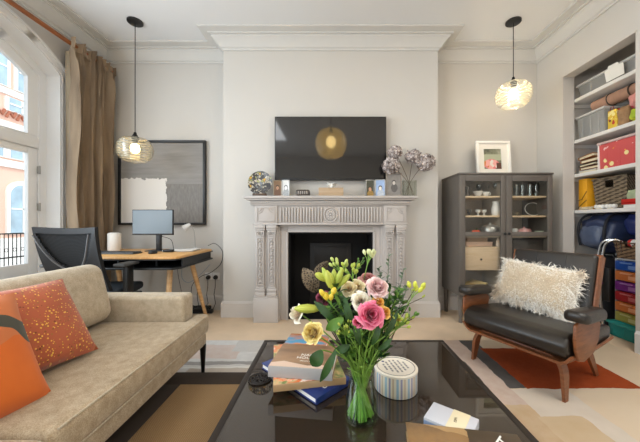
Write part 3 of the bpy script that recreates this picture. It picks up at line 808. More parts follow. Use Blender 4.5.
def pendant(label, p, zc, rx, rz, shade, watts, rb=.042):
    r = thing('pendant_lamp', label, 'pendant lamp', (p[0], p[1], CH))
    bm = nb(); lathe(bm, [(0, -.001), (.072, -.001), (.072, -.016), (.064, -.022), (0, -.022)], 28); obj('ceiling_rose', bm, MT['black'], r)
    top = zc + rz - CH
    bm = nb(); tube(bm, [(0, 0, -.02), (0, 0, top + .03)], .004, 8); obj('cord', bm, MT['black'], r)
    bm = nb(); lathe(bm, [(0, .05), (.012, .048), (.016, .03), (.034, .0), (.034, -.02), (.02, -.07), (0, -.07)], 20, Matrix.Translation((0, 0, top))); obj('lamp_holder', bm, MT['blackmetal'], r)
    bm = nb(); prof = []
    for i in range(49):
        a = -PI / 2 + PI * i / 48; rr = rx * math.cos(a) ** .72 if math.cos(a) > 0 else 0
        rr += .006 * math.sin(i * 2.1) * math.cos(a)
        if a > 0 and rr < .035: rr = .035
        prof.append((max(0, rr), zc - CH + rz * math.sin(a)))
        if a > 0 and rr <= .035: break
    lathe(bm, prof, 40); obj('glass_shade', bm, shade, r, ang=180)
    bm = nb(); ball(bm, (0, 0, zc - CH + rz * .12), rb, 1, 1, 1.25, 16); obj('bulb', bm, BULB if rb < .05 else mat('globe_bulb', (255, 240, 205), .4, emit=(255, 238, 200), es=20), r)
    l = bpy.data.lights.new('pendant_light', 'POINT'); l.energy = watts; l.color = (1, .91, .78); l.shadow_soft_size = .05
    lo = bpy.data.objects.new('pendant_light', l); C.objects.link(lo); lo.location = (p[0], p[1], zc + rz * .12)
    return r
pendant('ribbed amber glass pendant lamp hanging over the desk beside the curtain', (-2.0, 2.91), 1.785, .163, .132, amber_mat('ribbed_smoky_glass', (240, 239, 234), (196, 186, 156), .06, .5, 5), 4)
pendant('ribbed amber glass pendant lamp hanging before the cupboard wall over the armchair', (1.862, 2.91), 2.345, .163, .135, amber_mat('ribbed_amber_glass', (250, 248, 240), (240, 232, 208), .28, .55, 5), 26)
pendant('round amber glass pendant lamp in the middle of the room above the coffee table', (.0, 1.15), 2.42, .27, .26, amber_mat('amber_globe_glass', (252, 236, 190), (255, 226, 164), 3.2, .8), 9, .085)
# ================================================================== coffee table
ct = thing('coffee_table', 'large square coffee table with smoked glass top in dark metal frame', 'coffee table', (.124, 1.06, .0))
TX0, TX1, TY0, TY1, TZ = -.366, .616, .55, 1.57, .40
bm = nb(); e = .024
for a in ((TX0, TX1, TY1 - e, TY1), (TX0, TX1, TY0, TY0 + e), (TX0, TX0 + e, TY0 + e, TY1 - e), (TX1 - e, TX1, TY0 + e, TY1 - e)): box(bm, a[0], a[1], a[2], a[3], TZ - .035, TZ + .001, .002)
obj('frame', bm, mat('dark_bronze_metal', (40, 32, 27), .4, .3, var=.1), ct, world=True)
bm = nb(); box(bm, TX0 + e, TX1 - e, TY0 + e, TY1 - e, TZ - .010, TZ - .0005)
def smoked():
    t = NT('smoked_glass')
    tr = t.n('ShaderNodeBsdfTransparent'); tr.inputs[0].default_value = (.42, .34, .27, 1)
    dk_ = t.bsdf((60, 48, 37), .03, spec=.5)
    a = t.n('ShaderNodeMixShader'); a.inputs[0].default_value = .62; t.link(tr.outputs[0], a.inputs[1]); t.link(dk_, a.inputs[2])
    g = t.n('ShaderNodeBsdfGlossy'); g.inputs['Roughness'].default_value = .015
    fr = t.n('ShaderNodeFresnel'); fr.inputs[0].default_value = 1.5
    b = t.n('ShaderNodeMixShader'); t.link(fr.outputs[0], b.inputs[0]); t.link(a.outputs[0], b.inputs[1]); t.link(g.outputs[0], b.inputs[2])
    return t.done(b.outputs[0])
obj('glass_top', bm, smoked(), ct, world=True)
for x in (TX0 + .02, TX1 - .02):
    for y in (TY0 + .02, TY1 - .02):
        bm = nb(); box(bm, x - .018, x + .018, y - .018, y + .018, .026, TZ - .035, .002); obj('leg', bm, MT['blackmetal'], ct, world=True)
TT = TZ + .0012

# books
def pic(name, cols, scale=6, rough=.35, squash=(1, 1, 1)):
    t = NT(name); f = t.noise(scale, 4, v=t.mp(scale=squash), dist=.4)
    n = len(cols); return t.done(t.bsdf(t.ramp(f, [(.28 + .44 * i / max(1, n - 1), c) for i, c in enumerate(cols)]), rough, coat=.2))
def book(label, A, ang, w, d, z, th, cover, pages=None, spine=None, name='book', cat='book'):
    """A: near corner, w along the spine direction ang, d across"""
    r = thing(name, label, cat, (A[0], A[1], z), ang)
    bm = nb(); c = .004
    box(bm, 0, w, 0, d, th - c, th, .0012); box(bm, 0, w, 0, d, 0, c, .0012)
    obj('cover', bm, cover, r)
    bm = nb(); box(bm, 0, w, -.002, .004, 0, th, .0015); obj('spine', bm, spine or cover, r)
    bm = nb(); box(bm, .004, w - .004, .004, d - .004, c, th - c); obj('page_block', bm, pages or MT['paper'], r)
    return r
navy = mat('navy_cover', (22, 48, 112), .35, var=.15, vs=8, coat=.2)
A1 = at(316, 405.5, .0 + 185.25 / 183.5)
b1 = book('navy blue book with white lettering at the bottom of the stack on the coffee table', (A1.x, A1.y), math.radians(45), .19, .36, TT, .024, navy)
for ch_, k in (('D', 0), ('E', 1), ('P', 2)):
    tb = text_bm(ch_, .038); tb.transform(Matrix.Translation((.075 + k * .028, .022, .0245))); obj('lettering', tb, MT['paper'], b1)
garden = pic('garden_cover', [(60, 82, 44), (128, 140, 78), (206, 176, 128), (222, 110, 40), (240, 236, 226)], 16)
b2 = book('tan-spined book with green and orange flower cover, second from the bottom of the stack', (-.212, 1.045), math.radians(11), .275, .35, TT + .0245, .026, garden, spine=pic('tan_spine', [(176, 140, 98), (190, 156, 116)], 10))
stripe = mat('tan_strip', (184, 148, 106), .5, var=.06)
bm = nb()
for i in range(9):
    x = .035 + .024 * i + .006 * math.sin(i * 3); y = .030 + .008 * math.sin(i * 5)
    ball(bm, (x, y, .0262), .012 if i % 3 else .016, 1, .8, .06, 10)
obj('flower_print', bm, pic('orange_flower_print', [(232, 116, 36), (244, 226, 200)], 60), b2)
topc = pic('brown_landscape_cover', [(112, 84, 62), (148, 116, 88), (164, 130, 100)], 5, squash=(1, 3, 1))
b3 = book('brown landscape-cover book with white title and pale grey spine on top of the stack', (-.243, 1.100), math.radians(-7), .25, .205, TT + .0515, .042, topc, spine=mat('pale_grey_spine', (176, 172, 170), .4, var=.03))
for s, y, sz in (('NAN', .098, .026), ('HOUSE', .073, .026), ('the art of', .052, .012)):
    tb = text_bm(s, sz); tb.transform(Matrix.Translation((.135, y, .0422))); obj('title', tb, MT['paper'], b3)
bm = nb()
t_ = nb(); prism(t_, [(.002, .002), (.248, .002), (.248, .022), (.20, .030), (.15, .020), (.11, .030), (.05, .046), (.002, .03)], .0421, .0425); add(bm, t_)
obj('pale_cloud_print', bm, mat('pale_peach_print', (222, 194, 174), .4), b3)
b4 = book('small orange and blue book behind the top book of the stack', (-.225, 1.315), math.radians(-8), .20, .15, TT + .0515, .026, pic('orange_blue_cover', [(58, 40, 30), (196, 120, 62), (70, 140, 176), (36, 92, 140)], 7, squash=(1, 2, 1)))

# openwork coaster
cs = at(260, 379.5, 185.25 / 157.5)
bm = nb()
for r in (.044, .036): tube(bm, [(r * math.cos(a), r * math.sin(a), .003) for a in [2 * PI * i / 36 for i in range(36)]], .0026, 6, closed=True)
for k in range(8):
    a = 2 * PI * k / 8
    tube(bm, [(.02 * math.cos(a) + .015 * math.cos(b), .02 * math.sin(a) + .015 * math.sin(b), .004) for b in [2 * PI * i / 12 for i in range(12)]], .0022, 5, closed=True)
    tube(bm, [(.006 * math.cos(a), .006 * math.sin(a), .004), (.038 * math.cos(a + .3), .038 * math.sin(a + .3), .004)], .002, 5)
o = solo('coaster', bm, mat('dark_cast_coaster', (34, 28, 24), .55, .2), 'round dark openwork coaster on the glass beside the books', 'coaster'); o.location = (cs.x, cs.y, TT)

# striped tin
tn = thing('round_tin', 'round tin with pastel vertical stripes and printed cream lid on the table', 'tin', (.254, 1.118, TT), -.25)
def stripes():
    t = NT('pastel_stripes'); x, y, z = t.xyz()
    a = t.math('ARCTAN2', y, x)
    f = t.math('FRACT', t.math('MULTIPLY', t.math('ADD', a, 10), 1.91))
    col = t.ramp(f, [(0, (214, 206, 190)), (.2, (150, 176, 196)), (.4, (222, 214, 200)), (.55, (146, 142, 170)), (.72, (218, 206, 184)), (.86, (190, 168, 146))], True)
    return t.done(t.bsdf(col, .35, coat=.2))
R_, Hh = .0825, .083
bm = nb(); lathe(bm, [(0, 0), (R_ - .003, 0), (R_, .004), (R_, Hh - .008), (R_ - .002, Hh - .006), (0, Hh - .006)], 48); obj('tin_body', bm, stripes(), tn)
bm = nb(); lathe(bm, [(0, Hh), (R_ - .011, Hh), (R_ - .008, Hh + .002), (R_ - .001, Hh + .002), (R_ + .0015, Hh), (R_ + .0015, Hh - .007), (0, Hh - .007)], 48)
lid = obj('lid', bm, mat('cream_lid', (222, 214, 200), .35, coat=.2), tn)
bm = nb(); tube(bm, [((R_ - .010) * math.cos(a), (R_ - .010) * math.sin(a), Hh + .0012) for a in [2 * PI * i / 48 for i in range(48)]], .0014, 5, closed=True)
obj('rim_line', bm, mat('grey_line', (110, 108, 108), .5), lid)
bm = nb(); rnd = random.Random(3)
for k, (w, n) in enumerate(((.055, 4), (.085, 5), (.10, 6), (.10, 5), (.08, 5), (.05, 3))):
    y = .042 - k * .017; x = -w / 2
    for i in range(n):
        l = w / n * rnd.uniform(.6, .85); box(bm, x, x + l, y - .0035, y + .0035, Hh + .0002, Hh + .0008); x += w / n
t_ = Matrix.Rotation(math.radians(-65), 4, 'Z'); bm.transform(t_)
obj('lid_print', bm, mat('grey_print', (126, 124, 126), .5), lid)
bm = nb(); ball(bm, (-.052, .028, Hh), .006, 1, 1, .1, 10); obj('lid_emblem', bm, mat('navy_print', (60, 64, 110), .5), lid)

# boxed gift and book near the camera
gb = thing('gift_box', 'small pale lilac box with cream paper band lying on the coffee table', 'box', (.355, .985, TT), math.radians(-38))
bm = nb(); box(bm, 0, .142, -.098, 0, 0, .028, .002); obj('box', bm, mat('lilac_grey_card', (200, 200, 208), .6, var=.02), gb)
bm = nb(); box(bm, .066, .118, -.0988, .0008, -.0006, .0288, .001); band = obj('paper_band', bm, MT['cream'], gb)
tb = text_bm('ESPA', .0115); tb.transform(Matrix.Translation((.088, -.050, .0291)) @ Matrix.Rotation(math.radians(98), 4, 'Z')); obj('band_lettering', tb, mat('brown_ink', (92, 78, 60), .6), band)
bm = nb(); box(bm, .0005, .066, -.0985, -.097, .002, .020, 0); obj('box_edge', bm, mat('pale_blue_card', (150, 168, 204), .6), gb)
mg = thing('magazine', 'brown-covered book with white letter at the near edge of the coffee table', 'book', (.230, .880, TT), math.radians(-9.5))
bm = nb(); box(bm, 0, .315, -.24, 0, .028, .032, .001); box(bm, 0, .315, -.24, 0, 0, .004, .001)
def mgm():
    t = NT('brown_photo_cover'); x, y, z = t.xyz()
    w = t.math('MULTIPLY_ADD', t.noise(14, 3), .05, -.025)
    right = t.math('GREATER_THAN', t.math('ADD', x, w), .175)
    col = t.ramp(t.noise(10, 4), [(.35, (104, 76, 48)), (.65, (146, 112, 72))])
    tan = t.math('GREATER_THAN', t.math('ADD', t.math('ADD', y, w), t.math('MULTIPLY', x, .25)), .012)
    col = t.mix(tan, col, (176, 142, 98))
    return t.done(t.bsdf(t.mix(right, col, (74, 60, 44)), .4, coat=.2))
obj('cover', bm, mgm(), mg)
bm = nb(); box(bm, .003, .312, -.237, -.003, .004, .028); obj('page_block', bm, MT['cream'], mg)
tb = text_bm('A', .055); tb.transform(Matrix.Translation((.272, -.030, .0323)) @ Matrix.Rotation(math.radians(118), 4, 'Z')); obj('lettering', tb, MT['paper'], mg)

# ================================================================== vase of cut flowers
VX, VY = .100, .945
vs_ = thing('flower_vase', 'tapered clear glass vase of green stems on the coffee table', 'vase', (VX, VY, TT))
bm = nb()
lathe(bm, [(0, .0), (.050, 0), (.055, .004), (.0555, .015), (.050, .07), (.0425, .115), (.040, .135), (.0405, .142), (.0435, .150), (.0445, .157), (.0425, .157), (.0415, .150), (.0385, .142), (.0380, .135), (.0405, .115), (.048, .07), (.053, .017), (.050, .010), (0, .009)], 40)
obj('glass', bm, clear('vase_glass', (248, 254, 246), .03, .38), vs_, ang=60)
bm = nb(); lathe(bm, [(0, .0105), (.049, .0105), (.0515, .018), (.0470, .07), (.0405, .11), (0, .11)], 36)
obj('water', bm, clear('vase_water', (240, 250, 232), .02, .15), vs_, ang=60)
def leafmat(n, a, b): return mat(n, tuple((x + y) / 2 for x, y in zip(a, b)), .45, var=.22, vs=30, coat=.1)
GST = mat('stem_green', (122, 160, 66), .5, var=.15, vs=30); GLEAF = mat('dark_leaf_green', (40, 74, 30), .42, var=.25, vs=25, coat=.1)
GMID = mat('mid_leaf_green', (84, 124, 46), .45, var=.2, vs=25); GLIME = mat('lime_bud_green', (168, 182, 74), .45, var=.15, vs=40)
GEUC = mat('grey_eucalyptus_green', (98, 116, 92), .6, var=.15, vs=40)
rn = random.Random(11)
def leaf(bm, p0, p1, w, lift=.02, side=None, fold=.25, n=8):
    p0, p1 = Vector(p0), Vector(p1); d = p1 - p0
    s = Vector(side) if side else d.cross(Vector((0, 0, 1)))
    s = s.normalized() if s.length > 1e-5 else Vector((1, 0, 0)); up = s.cross(d).normalized()
    if up.z < 0: up = -up
    def f(a, b):
        t = b; u = 2 * a - 1; ww = w * math.sin(PI * min(1, t * .96 + .03)) ** .75
        return p0 + d * t + up * (lift * math.sin(PI * t) + abs(u) * ww * fold) + s * (u * ww)
    grid(bm, f, 4, n)
def stem_path(tip):
    a = rn.uniform(0, 2 * PI); r = rn.uniform(.012, .046)
    b = Vector((VX + r * math.cos(a), VY + r * math.sin(a), TT + .014))
    k = Vector((VX - .032 * math.cos(a + .5) * rn.uniform(.3, 1), VY - .032 * math.sin(a + .5) * rn.uniform(.3, 1), TT + .148))
    tip = Vector(tip); o = k + (k - b).normalized() * (tip - k).length * .45
    return [b, b.lerp(k, .5)] + bez(k, (o + k.lerp(tip, .5)) / 2, tip, 8)
def flower(name, label, cat, tip, r=.0022, leaves=0, stem_mat=None, group=None, lw=.014, ll=.08, lm=None):
    tip = Vector(tip); th = thing(name, label, cat, (VX, VY, TT + .012), group=group)
    P = stem_path(tip); bm = nb(); tube(bm, P, r, 6); obj('stem', bm, stem_mat or GST, th, world=True)
    for i in range(leaves):
        p = P[min(len(P) - 2, 4 + i)]; a = rn.uniform(0, 2 * PI)
        q = p + Vector((math.cos(a) * ll * .7, math.sin(a) * ll * .5, ll * rn.uniform(.3, .9)))
        bm = nb(); leaf(bm, p, q, lw * rn.uniform(.7, 1.1)); obj('leaf', bm, lm or (GLEAF if i % 2 else GMID), th, world=True)
    d = (P[-1] - P[-3]).normalized()
    return th, d
def rose_bm(c, R, axis, layers=5, seed=0, tight=1.0):
    bm = nb(); lay = bm.verts.layers.float.new('rim'); r_ = random.Random(seed)
    for k in range(layers):
        f = (k + 1) / layers; n = 3 + (k + 1) // 2; rk = R * (.16 + .84 * f); hk = R * (1.30 - .62 * f * f) * tight
        for j in range(n):
            ph = 2 * PI * (j + .5 * (k % 2)) / n + r_.uniform(-.2, .2); wd = PI / n * 1.18
            def fn(a, b, ph=ph, rk=rk, hk=hk, wd=wd, f=f):
                u = 2 * a - 1; rr = rk * (b ** .5) * (1 + .22 * f * max(0, b - .7) / .3 + .05 * math.sin(u * 5 + ph * 3)) * (1 - .12 * u * (1 if k % 2 else -1)); edge = 1 - .34 * abs(u) ** 2.4 * b
                az = ph + u * wd * (.35 + .65 * min(1, b * 1.6))
                z = hk * (b ** 1.3) * edge - .32 * R * f * f * max(0, b - .72) / .28
                return Vector((rr * math.cos(az), rr * math.sin(az), z - R * .35))
            off = r_.uniform(-.06, .06) * R; NU, NV = 7, 7
            g = [[bm.verts.new(fn(i / NU, q / NV) + Vector((0, 0, off))) for q in range(NV + 1)] for i in range(NU + 1)]
            for i in range(NU + 1):
                for q in range(NV + 1): g[i][q][lay] = (q / NV) ** 2 * (.75 + .25 * f) * (.9 + .1 * math.cos((i / NU - .5) * 6))
            for i in range(NU):
                for q in range(NV): bm.faces.new((g[i][q], g[i + 1][q], g[i + 1][q + 1], g[i][q + 1]))
    bm.transform(aim(c, axis)); return bm
def petal_mat(n, inner, outer, R):
    t = NT(n); at_ = t.n('ShaderNodeAttribute', attribute_name='rim')
    deep = tuple(c * k for c, k in zip(inner, (.90, .78, .74)))
    col = t.ramp(at_.outputs['Fac'], [(.1, deep), (.5, inner), (.95, outer)])
    return t.done(t.bsdf(col, .55, sheen=.2, spec=.3))
def face(p, up=.25, side=0): # flower axis turned to the room
    return Vector((side, -1, up))
def bloom(name, label, px, py, Y, R, pm, axis, layers=5, leaves=2, seed=0, tight=1.0, cat='flower'):
    p = at(px, py, Y); th, d = flower(name, label, cat, p - Vector(axis).normalized() * R * .5, leaves=leaves)
    obj('bloom', rose_bm(p, R, axis, layers, seed, tight), pm, th, world=True, ang=80)
    bm = nb()
    for k in range(5):
        a = 2 * PI * k / 5; M = aim(p, axis); q = M @ Vector((0, 0, -R * .42)); e = M @ Vector((R * .75 * math.cos(a), R * .75 * math.sin(a), -R * .25))
        leaf(bm, q, e, R * .18, .002)
    obj('sepals', bm, GMID, th, world=True)
    return th
PINK = petal_mat('deep_pink_petal', (214, 78, 118), (240, 150, 172), 0); PALE = petal_mat('blush_petal', (240, 196, 196), (246, 226, 220), 0)
CRM = petal_mat('cream_petal', (232, 214, 160), (244, 234, 204), 0); YEL = petal_mat('soft_yellow_petal', (226, 200, 108), (242, 226, 160), 0)
DUST = petal_mat('dusty_pink_petal', (196, 128, 128), (220, 170, 160), 0); WHT = petal_mat('ivory_petal', (238, 230, 206), (246, 242, 228), 0)
AMB = petal_mat('apricot_petal', (236, 176, 70), (246, 206, 120), 0)
bloom('pink_rose', 'deep pink open rose at the front of the bouquet', 371, 315, .85, .034, PINK, (.12, -1, .45), 6, 3, 1)
bm = nb(); c0 = at(371, 309, .83)
bloom('blush_rose', 'pale blush full rose above the pink rose', 377, 288, .92, .030, PALE, (.15, -.85, .7), 7, 2, 2, 1.2)
bloom('cream_carnation', 'cream ruffled carnation at the middle of the bouquet, closest to the blush rose', 357, 287, .95, .023, CRM, (0, -.9, .7), 5, 1, 3)
bloom('cream_carnation', 'cream ruffled carnation beside the lime lily buds', 349, 289, .94, .022, CRM, (-.2, -.9, .6), 5, 1, 4)
bloom('ivory_carnation', 'ivory carnation tucked just above the pink rose', 361, 301, .90, .026, WHT, (-.1, -.9, .5), 5, 2, 5)
bloom('dusty_pink_carnation', 'dusty pink flat carnation behind the blush rose', 368, 278, 1.0, .028, DUST, (0, -.5, 1), 4, 1, 6, .7)
bloom('yellow_rose', 'pale yellow round rose drooping low over the books', 313, 333, .86, .027, YEL, (-.35, -.8, .6), 6, 2, 7, 1.25)
bloom('ivory_freesia', 'small ivory bloom at the bouquet edge beside the long lily bud', 298, 314, .95, .026, WHT, (-.8, -.5, .3), 3, 0, 8, 1.2)
bloom('pink_spray_bud', 'tiny pink rosebud just below the deep pink rose', 358, 322, .86, .014, PINK, (-.4, -1, .2), 3, 0, 9, 1.3)
for px_, py_, Y, lab in ((378, 303, .90, 'apricot bud between the pink and blush roses'), (384, 313, .88, 'apricot bud on the outer side of the pink rose'), (395, 320, .93, 'apricot bud among lime buds low at the bouquet side')):
    bloom('apricot_bud', lab, px_, py_, Y, .017, AMB, (.3, -.8, .5), 3, 0, int(px_), 1.4)
bloom('magenta_bloom', 'dull magenta bloom half hidden deep in the bouquet near the brown leaves', 323, 299, 1.02, .024, petal_mat('magenta_petal', (110, 40, 62), (150, 66, 88), 0), (-.4, -.9, .4), 4, 0, 12)
def bud_bm(bm, p, d, L, r, n=10):
    lathe(bm, [(0, 0), (r * .35, L * .04), (r * .8, L * .25), (r, L * .5), (r * .8, L * .78), (r * .3, L * .96), (0, L)], n, aim(p, d))
# lily buds
for px_, py_, Y, dx, L, r, lab in ((321, 309, .93, (-1, -.05, .02), .088, .014, 'long yellow-green lily bud pointing sideways over the books'), (334, 291, .93, (-.35, -.2, 1), .075, .014, 'tall lime lily bud cluster at the crown of the bouquet'), (328, 281, .95, (-.9, -.1, .55), .05, .012, 'short lime lily bud leaning out near the brown leaves')):
    p = at(px_, py_, Y); th, d = flower('lily_bud', lab, 'flower bud', p, .003, 2, lw=.011)
    bm = nb(); bud_bm(bm, p, dx, L, r)
    for k in range(3):
        a = 2 * PI * k / 3; M = aim(p, dx); tube(bm, [M @ Vector((r * f * math.cos(a), r * f * math.sin(a), L * z)) for f, z in ((.8, .22), (1.02, .5), (.82, .78), (.2, .97))], .002, 5)
    obj('bud', bm, mat('lily_bud_skin', (178, 184, 76), .4, var=.12, vs=30), th, world=True)
    if 'cluster' in lab:
        for q in ((-.5, 0, 1), (.35, -.2, 1), (.8, 0, .8), (0, .3, 1.1)):
            bm = nb(); s = p + Vector((q[0] * .012, q[1] * .012, .012)); bud_bm(bm, s, q, L * rn.uniform(.75, 1.0), r * .75); obj('bud', bm, GLIME, th, world=True)
# lime hypericum / freesia sprays: clusters of small buds on branching stalks
def spray(name, label, px, py, Y, n, spread, m, rb, length=1.6, droop=0, cat='flower spray'):
    p = at(px, py, Y); th, d = flower(name, label, cat, p, .0017, 1, lw=.008, ll=.05)
    bm = nb(); bb = nb()
    for i in range(n):
        v = Vector((rn.uniform(-1, 1), rn.uniform(-.6, .6), rn.uniform(-.3, 1))) * spread + d * spread * .4
        q = p + v; tube(bm, [p - d * spread * .5, p + v * .4, q], .0009, 4); bud_bm(bb, q, v + Vector((0, 0, .01 - droop)), rb * 2 * length, rb, 7)
    obj('branchlets', bm, GST, th, world=True); obj('buds', bb, m, th, world=True)
for a in ((352, 276, .97, 12, .028, GLIME, .0055, 'lime bud spray beside the tall lily cluster'), (341, 272, 1.0, 10, .026, mat('pale_lime', (186, 198, 110), .45, var=.12), .006, 'pale lime spray at the top of the bouquet'),
          (330, 303, .90, 7, .02, mat('yellow_bud', (222, 196, 60), .45, var=.15), .008, 'yellow bud spray over the dark leaves'), (394, 304, .97, 12, .028, GMID, .006, 'green berry spray between roses and eucalyptus'),
          (413, 296, .93, 6, .022, mat('yellow_lime_bud', (200, 204, 72), .45, var=.12), .0075, 'yellow-lime buds at the outermost tip of the bouquet'), (398, 327, .90, 14, .026, GLIME, .0048, 'lime berry spray low at the vase side'), (410, 318, .92, 5, .016, GMID, .0045, 'small green buds on a thin side twig'),
          (360, 338, .87, 14, .026, GMID, .0042, 'green berry spray just above the vase rim'), (347, 333, .88, 12, .022, GLIME, .004, 'lime berry spray over the vase rim beside the books'), (368, 262, 1.0, 8, .022, mat('white_green_bud', (208, 214, 160), .45, var=.1), .0065, 'whitish-green buds at the highest tip of the bouquet'), (356, 270, 1.02, 12, .026, GMID, .0035, 'fine dark green filler sprig behind the carnations')):
    spray('bud_spray', a[7], a[0], a[1], a[2], a[3], a[4], a[5], a[6])
for px_, py_, tx, ty, Y, lab in ((386, 292, 389, 253, 1.0, 'tall grey-green eucalyptus sprig before the mantel columns'), (396, 300, 404, 268, .98, 'slender eucalyptus sprig leaning away from the blush rose'), (400, 305, 408, 283, .95, 'short eucalyptus sprig with blunt leaves at the bouquet side'), (381, 280, 378, 268, 1.0, 'small eucalyptus sprig tucked behind the blush rose')):
    p = at(px_, py_, Y); q = at(tx, ty, Y + .02); th, d = flower('eucalyptus_sprig', lab, 'leafy sprig', p, .0016, 0, GEUC)
    bm = nb(); tube(bm, [p, p.lerp(q, .5) + Vector((.003, 0, 0)), q], .0013, 5); obj('twig', bm, GEUC, th, world=True)
    bm = nb()
    for i in range(9):
        s = p.lerp(q, i / 9); a = 2.4 * i; e = s + Vector((math.cos(a) * .018, math.sin(a) * .014, .012)); leaf(bm, s, e, .0055, .002, n=4)
    obj('leaves', bm, GEUC, th, world=True)
for pts, lab in (([(388, 348), (399, 322), (409, 304), (424, 297)], 'long bare curved twig arching out towards the armchair'), ([(386, 346), (396, 330), (406, 322), (414, 318)], 'short bare twig below the arching one'), ([(385, 335), (395, 312), (408, 300), (414, 290)], 'upright bare twig at the bouquet side')):
    tip = at(*pts[-1], .95); th = thing('bare_twig', lab, 'twig', (VX, VY, TT + .012))
    P = [Vector((VX - .01, VY, TT + .014)), Vector((VX + .025, VY, TT + .15))] + [at(a, b, .94) for a, b in pts]
    bm = nb(); tube(bm, [p for i in range(len(P) - 1) for p in bez(P[i], (P[i] + P[i + 1]) / 2, P[i + 1], 4)[:-1]] + [P[-1]], .0013, 5); obj('stem', bm, mat('brown_twig', (74, 62, 42), .7), th, world=True)
    bm = nb()
    for i in range(3): bud_bm(bm, P[-1] - Vector((.003 * i, 0, .002 * i)), (.3, 0, 1), .009, .0025, 6)
    obj('buds', bm, GLIME, th, world=True)
# leafy stems
for x0, y0, x1, y1, Y, w, lab in ((336, 322, 314, 301, .90, .012, 'long dark lily leaf reaching up under the sideways bud'), (336, 350, 320, 382, .85, .012, 'long dark pointed leaf hanging down over the top book'), (322, 350, 312, 366, .86, .021, 'broad round dark leaf lying over the book title'),
                                  (343, 318, 326, 330, .88, .017, 'broad mid green leaf beside the yellow rose'), (352, 330, 344, 296, .90, .012, 'upright dark leaf in the middle of the bouquet'), (385, 336, 398, 310, .90, .009, 'upright slim leaf below the eucalyptus'), (350, 345, 333, 352, .88, .012, 'drooping dark leaf left of the vase neck'), (372, 345, 380, 322, .86, .010, 'short dark leaf below the pink rose'), (360, 345, 353, 318, .87, .010, 'dark leaf in front of the stems over the vase rim'), (378, 350, 392, 338, .9, .009, 'slim leaf bending out over the tin'), (366, 340, 366, 325, 1.0, .018, 'dark leaf behind the stems above the vase'), (345, 340, 340, 310, .98, .018, 'dark leaf at the back of the bouquet'), (382, 330, 388, 300, 1.0, .018, 'dark leaf at the back beneath the eucalyptus')):
    p, q = at(x0, y0, Y), at(x1, y1, Y); lab = lab.replace('left of the vase neck', 'beside the vase neck')
    th, d = flower('leafy_sprig', lab, 'leaf', p, .002, 0)
    bm = nb(); leaf(bm, p, q, w, .012, side=(q - p).cross(Vector((0, -1, .25))), fold=.18, n=10); obj('leaf', bm, GMID if w == .017 else GLEAF, th, world=True)
rf = random.Random(21)
for i in range(64):      # dark leafy filler that closes the gaps between the flowers
    px_, py_ = rf.uniform(324, 408), rf.uniform(288, 358); Y = rf.uniform(.90, 1.04)
    if py_ > 328: px_ = 362 + (px_ - 362) * .6
    p = at(px_, py_, Y); th, d = flower('filler_sprig', 'dark green leafy filler sprig between the flowers of the bouquet', 'leafy sprig', p, .0016, 0, group='dark leafy filler sprigs of the bouquet')
    bm = nb(); q0 = p - d * .07
    for k in range(6):
        s0 = q0.lerp(p, k / 5); a = 2.4 * k + i; e = s0 + Vector((math.cos(a) * .040, math.sin(a) * .028, .022)) * rf.uniform(.7, 1.2); leaf(bm, s0, e, rf.uniform(.007, .013), .006, n=6)
    obj('leaves', bm, GLEAF if i % 4 else GMID, th, world=True)
for i in range(20):      # plain stalks filling the vase, their tops lost in the foliage
    a = 2 * PI * i / 20; tip = Vector((VX + .05 * math.cos(a), VY + .045 * math.sin(a), TT + .19 + .02 * math.sin(i * 2.1)))
    th, d = flower('green_stalk', 'slim green stalk with narrow leaves standing in the vase', 'stalk', tip, .0034 - .0006 * (i % 3), 2, stem_mat=GST if i % 2 else GMID, group='plain green stalks in the vase', lw=.008, ll=.06)
# dried brown leaves at the back of the bouquet
for a in (([(331, 330), (320, 302), (317, 281), (313, 272)], (316, 292), (303, 268), .030, 'dried brown netted leaf curling out beside the dark fire opening'), ([(333, 330), (322, 300), (319, 282), (322, 268)], (314, 284), (328, 261), .022, 'dried brown netted leaf arching over the tallest stalk')):
    Y = 1.08; th = thing('dried_leaf', a[4], 'dried leaf', (VX, VY, TT + .012)); P = [Vector((VX - .012, VY + .01, TT + .014)), Vector((VX - .02, VY + .012, TT + .15))] + [at(x, y, Y) for x, y in a[0]]
    bm = nb(); tube(bm, P, .0024, 6); obj('stem', bm, mat('dark_dry_stem', (44, 38, 32), .8), th, world=True)
    p, q = at(*a[1], Y - .01), at(*a[2], Y - .01); bm = nb(); leaf(bm, p, q, a[3], .02, side=(q - p).cross(Vector((.3, -1, .1))), fold=.35, n=12)
    t = NT('netted_dry_leaf'); f = t.voro(110, feature='DISTANCE_TO_EDGE'); obj('leaf', bm, t.done(t.bsdf(t.ramp(f, [(.0, (134, 116, 92)), (.22, (62, 52, 42))]), .8, bump=f, bstr=.6)), th, world=True)
# ================================================================== armchair
ac = thing('lounge_armchair', 'low black leather armchair with bent walnut plywood shell and legs', 'armchair', (1.215, 1.90, 0), math.atan2(-.88, .47))
W = MT['walnut']
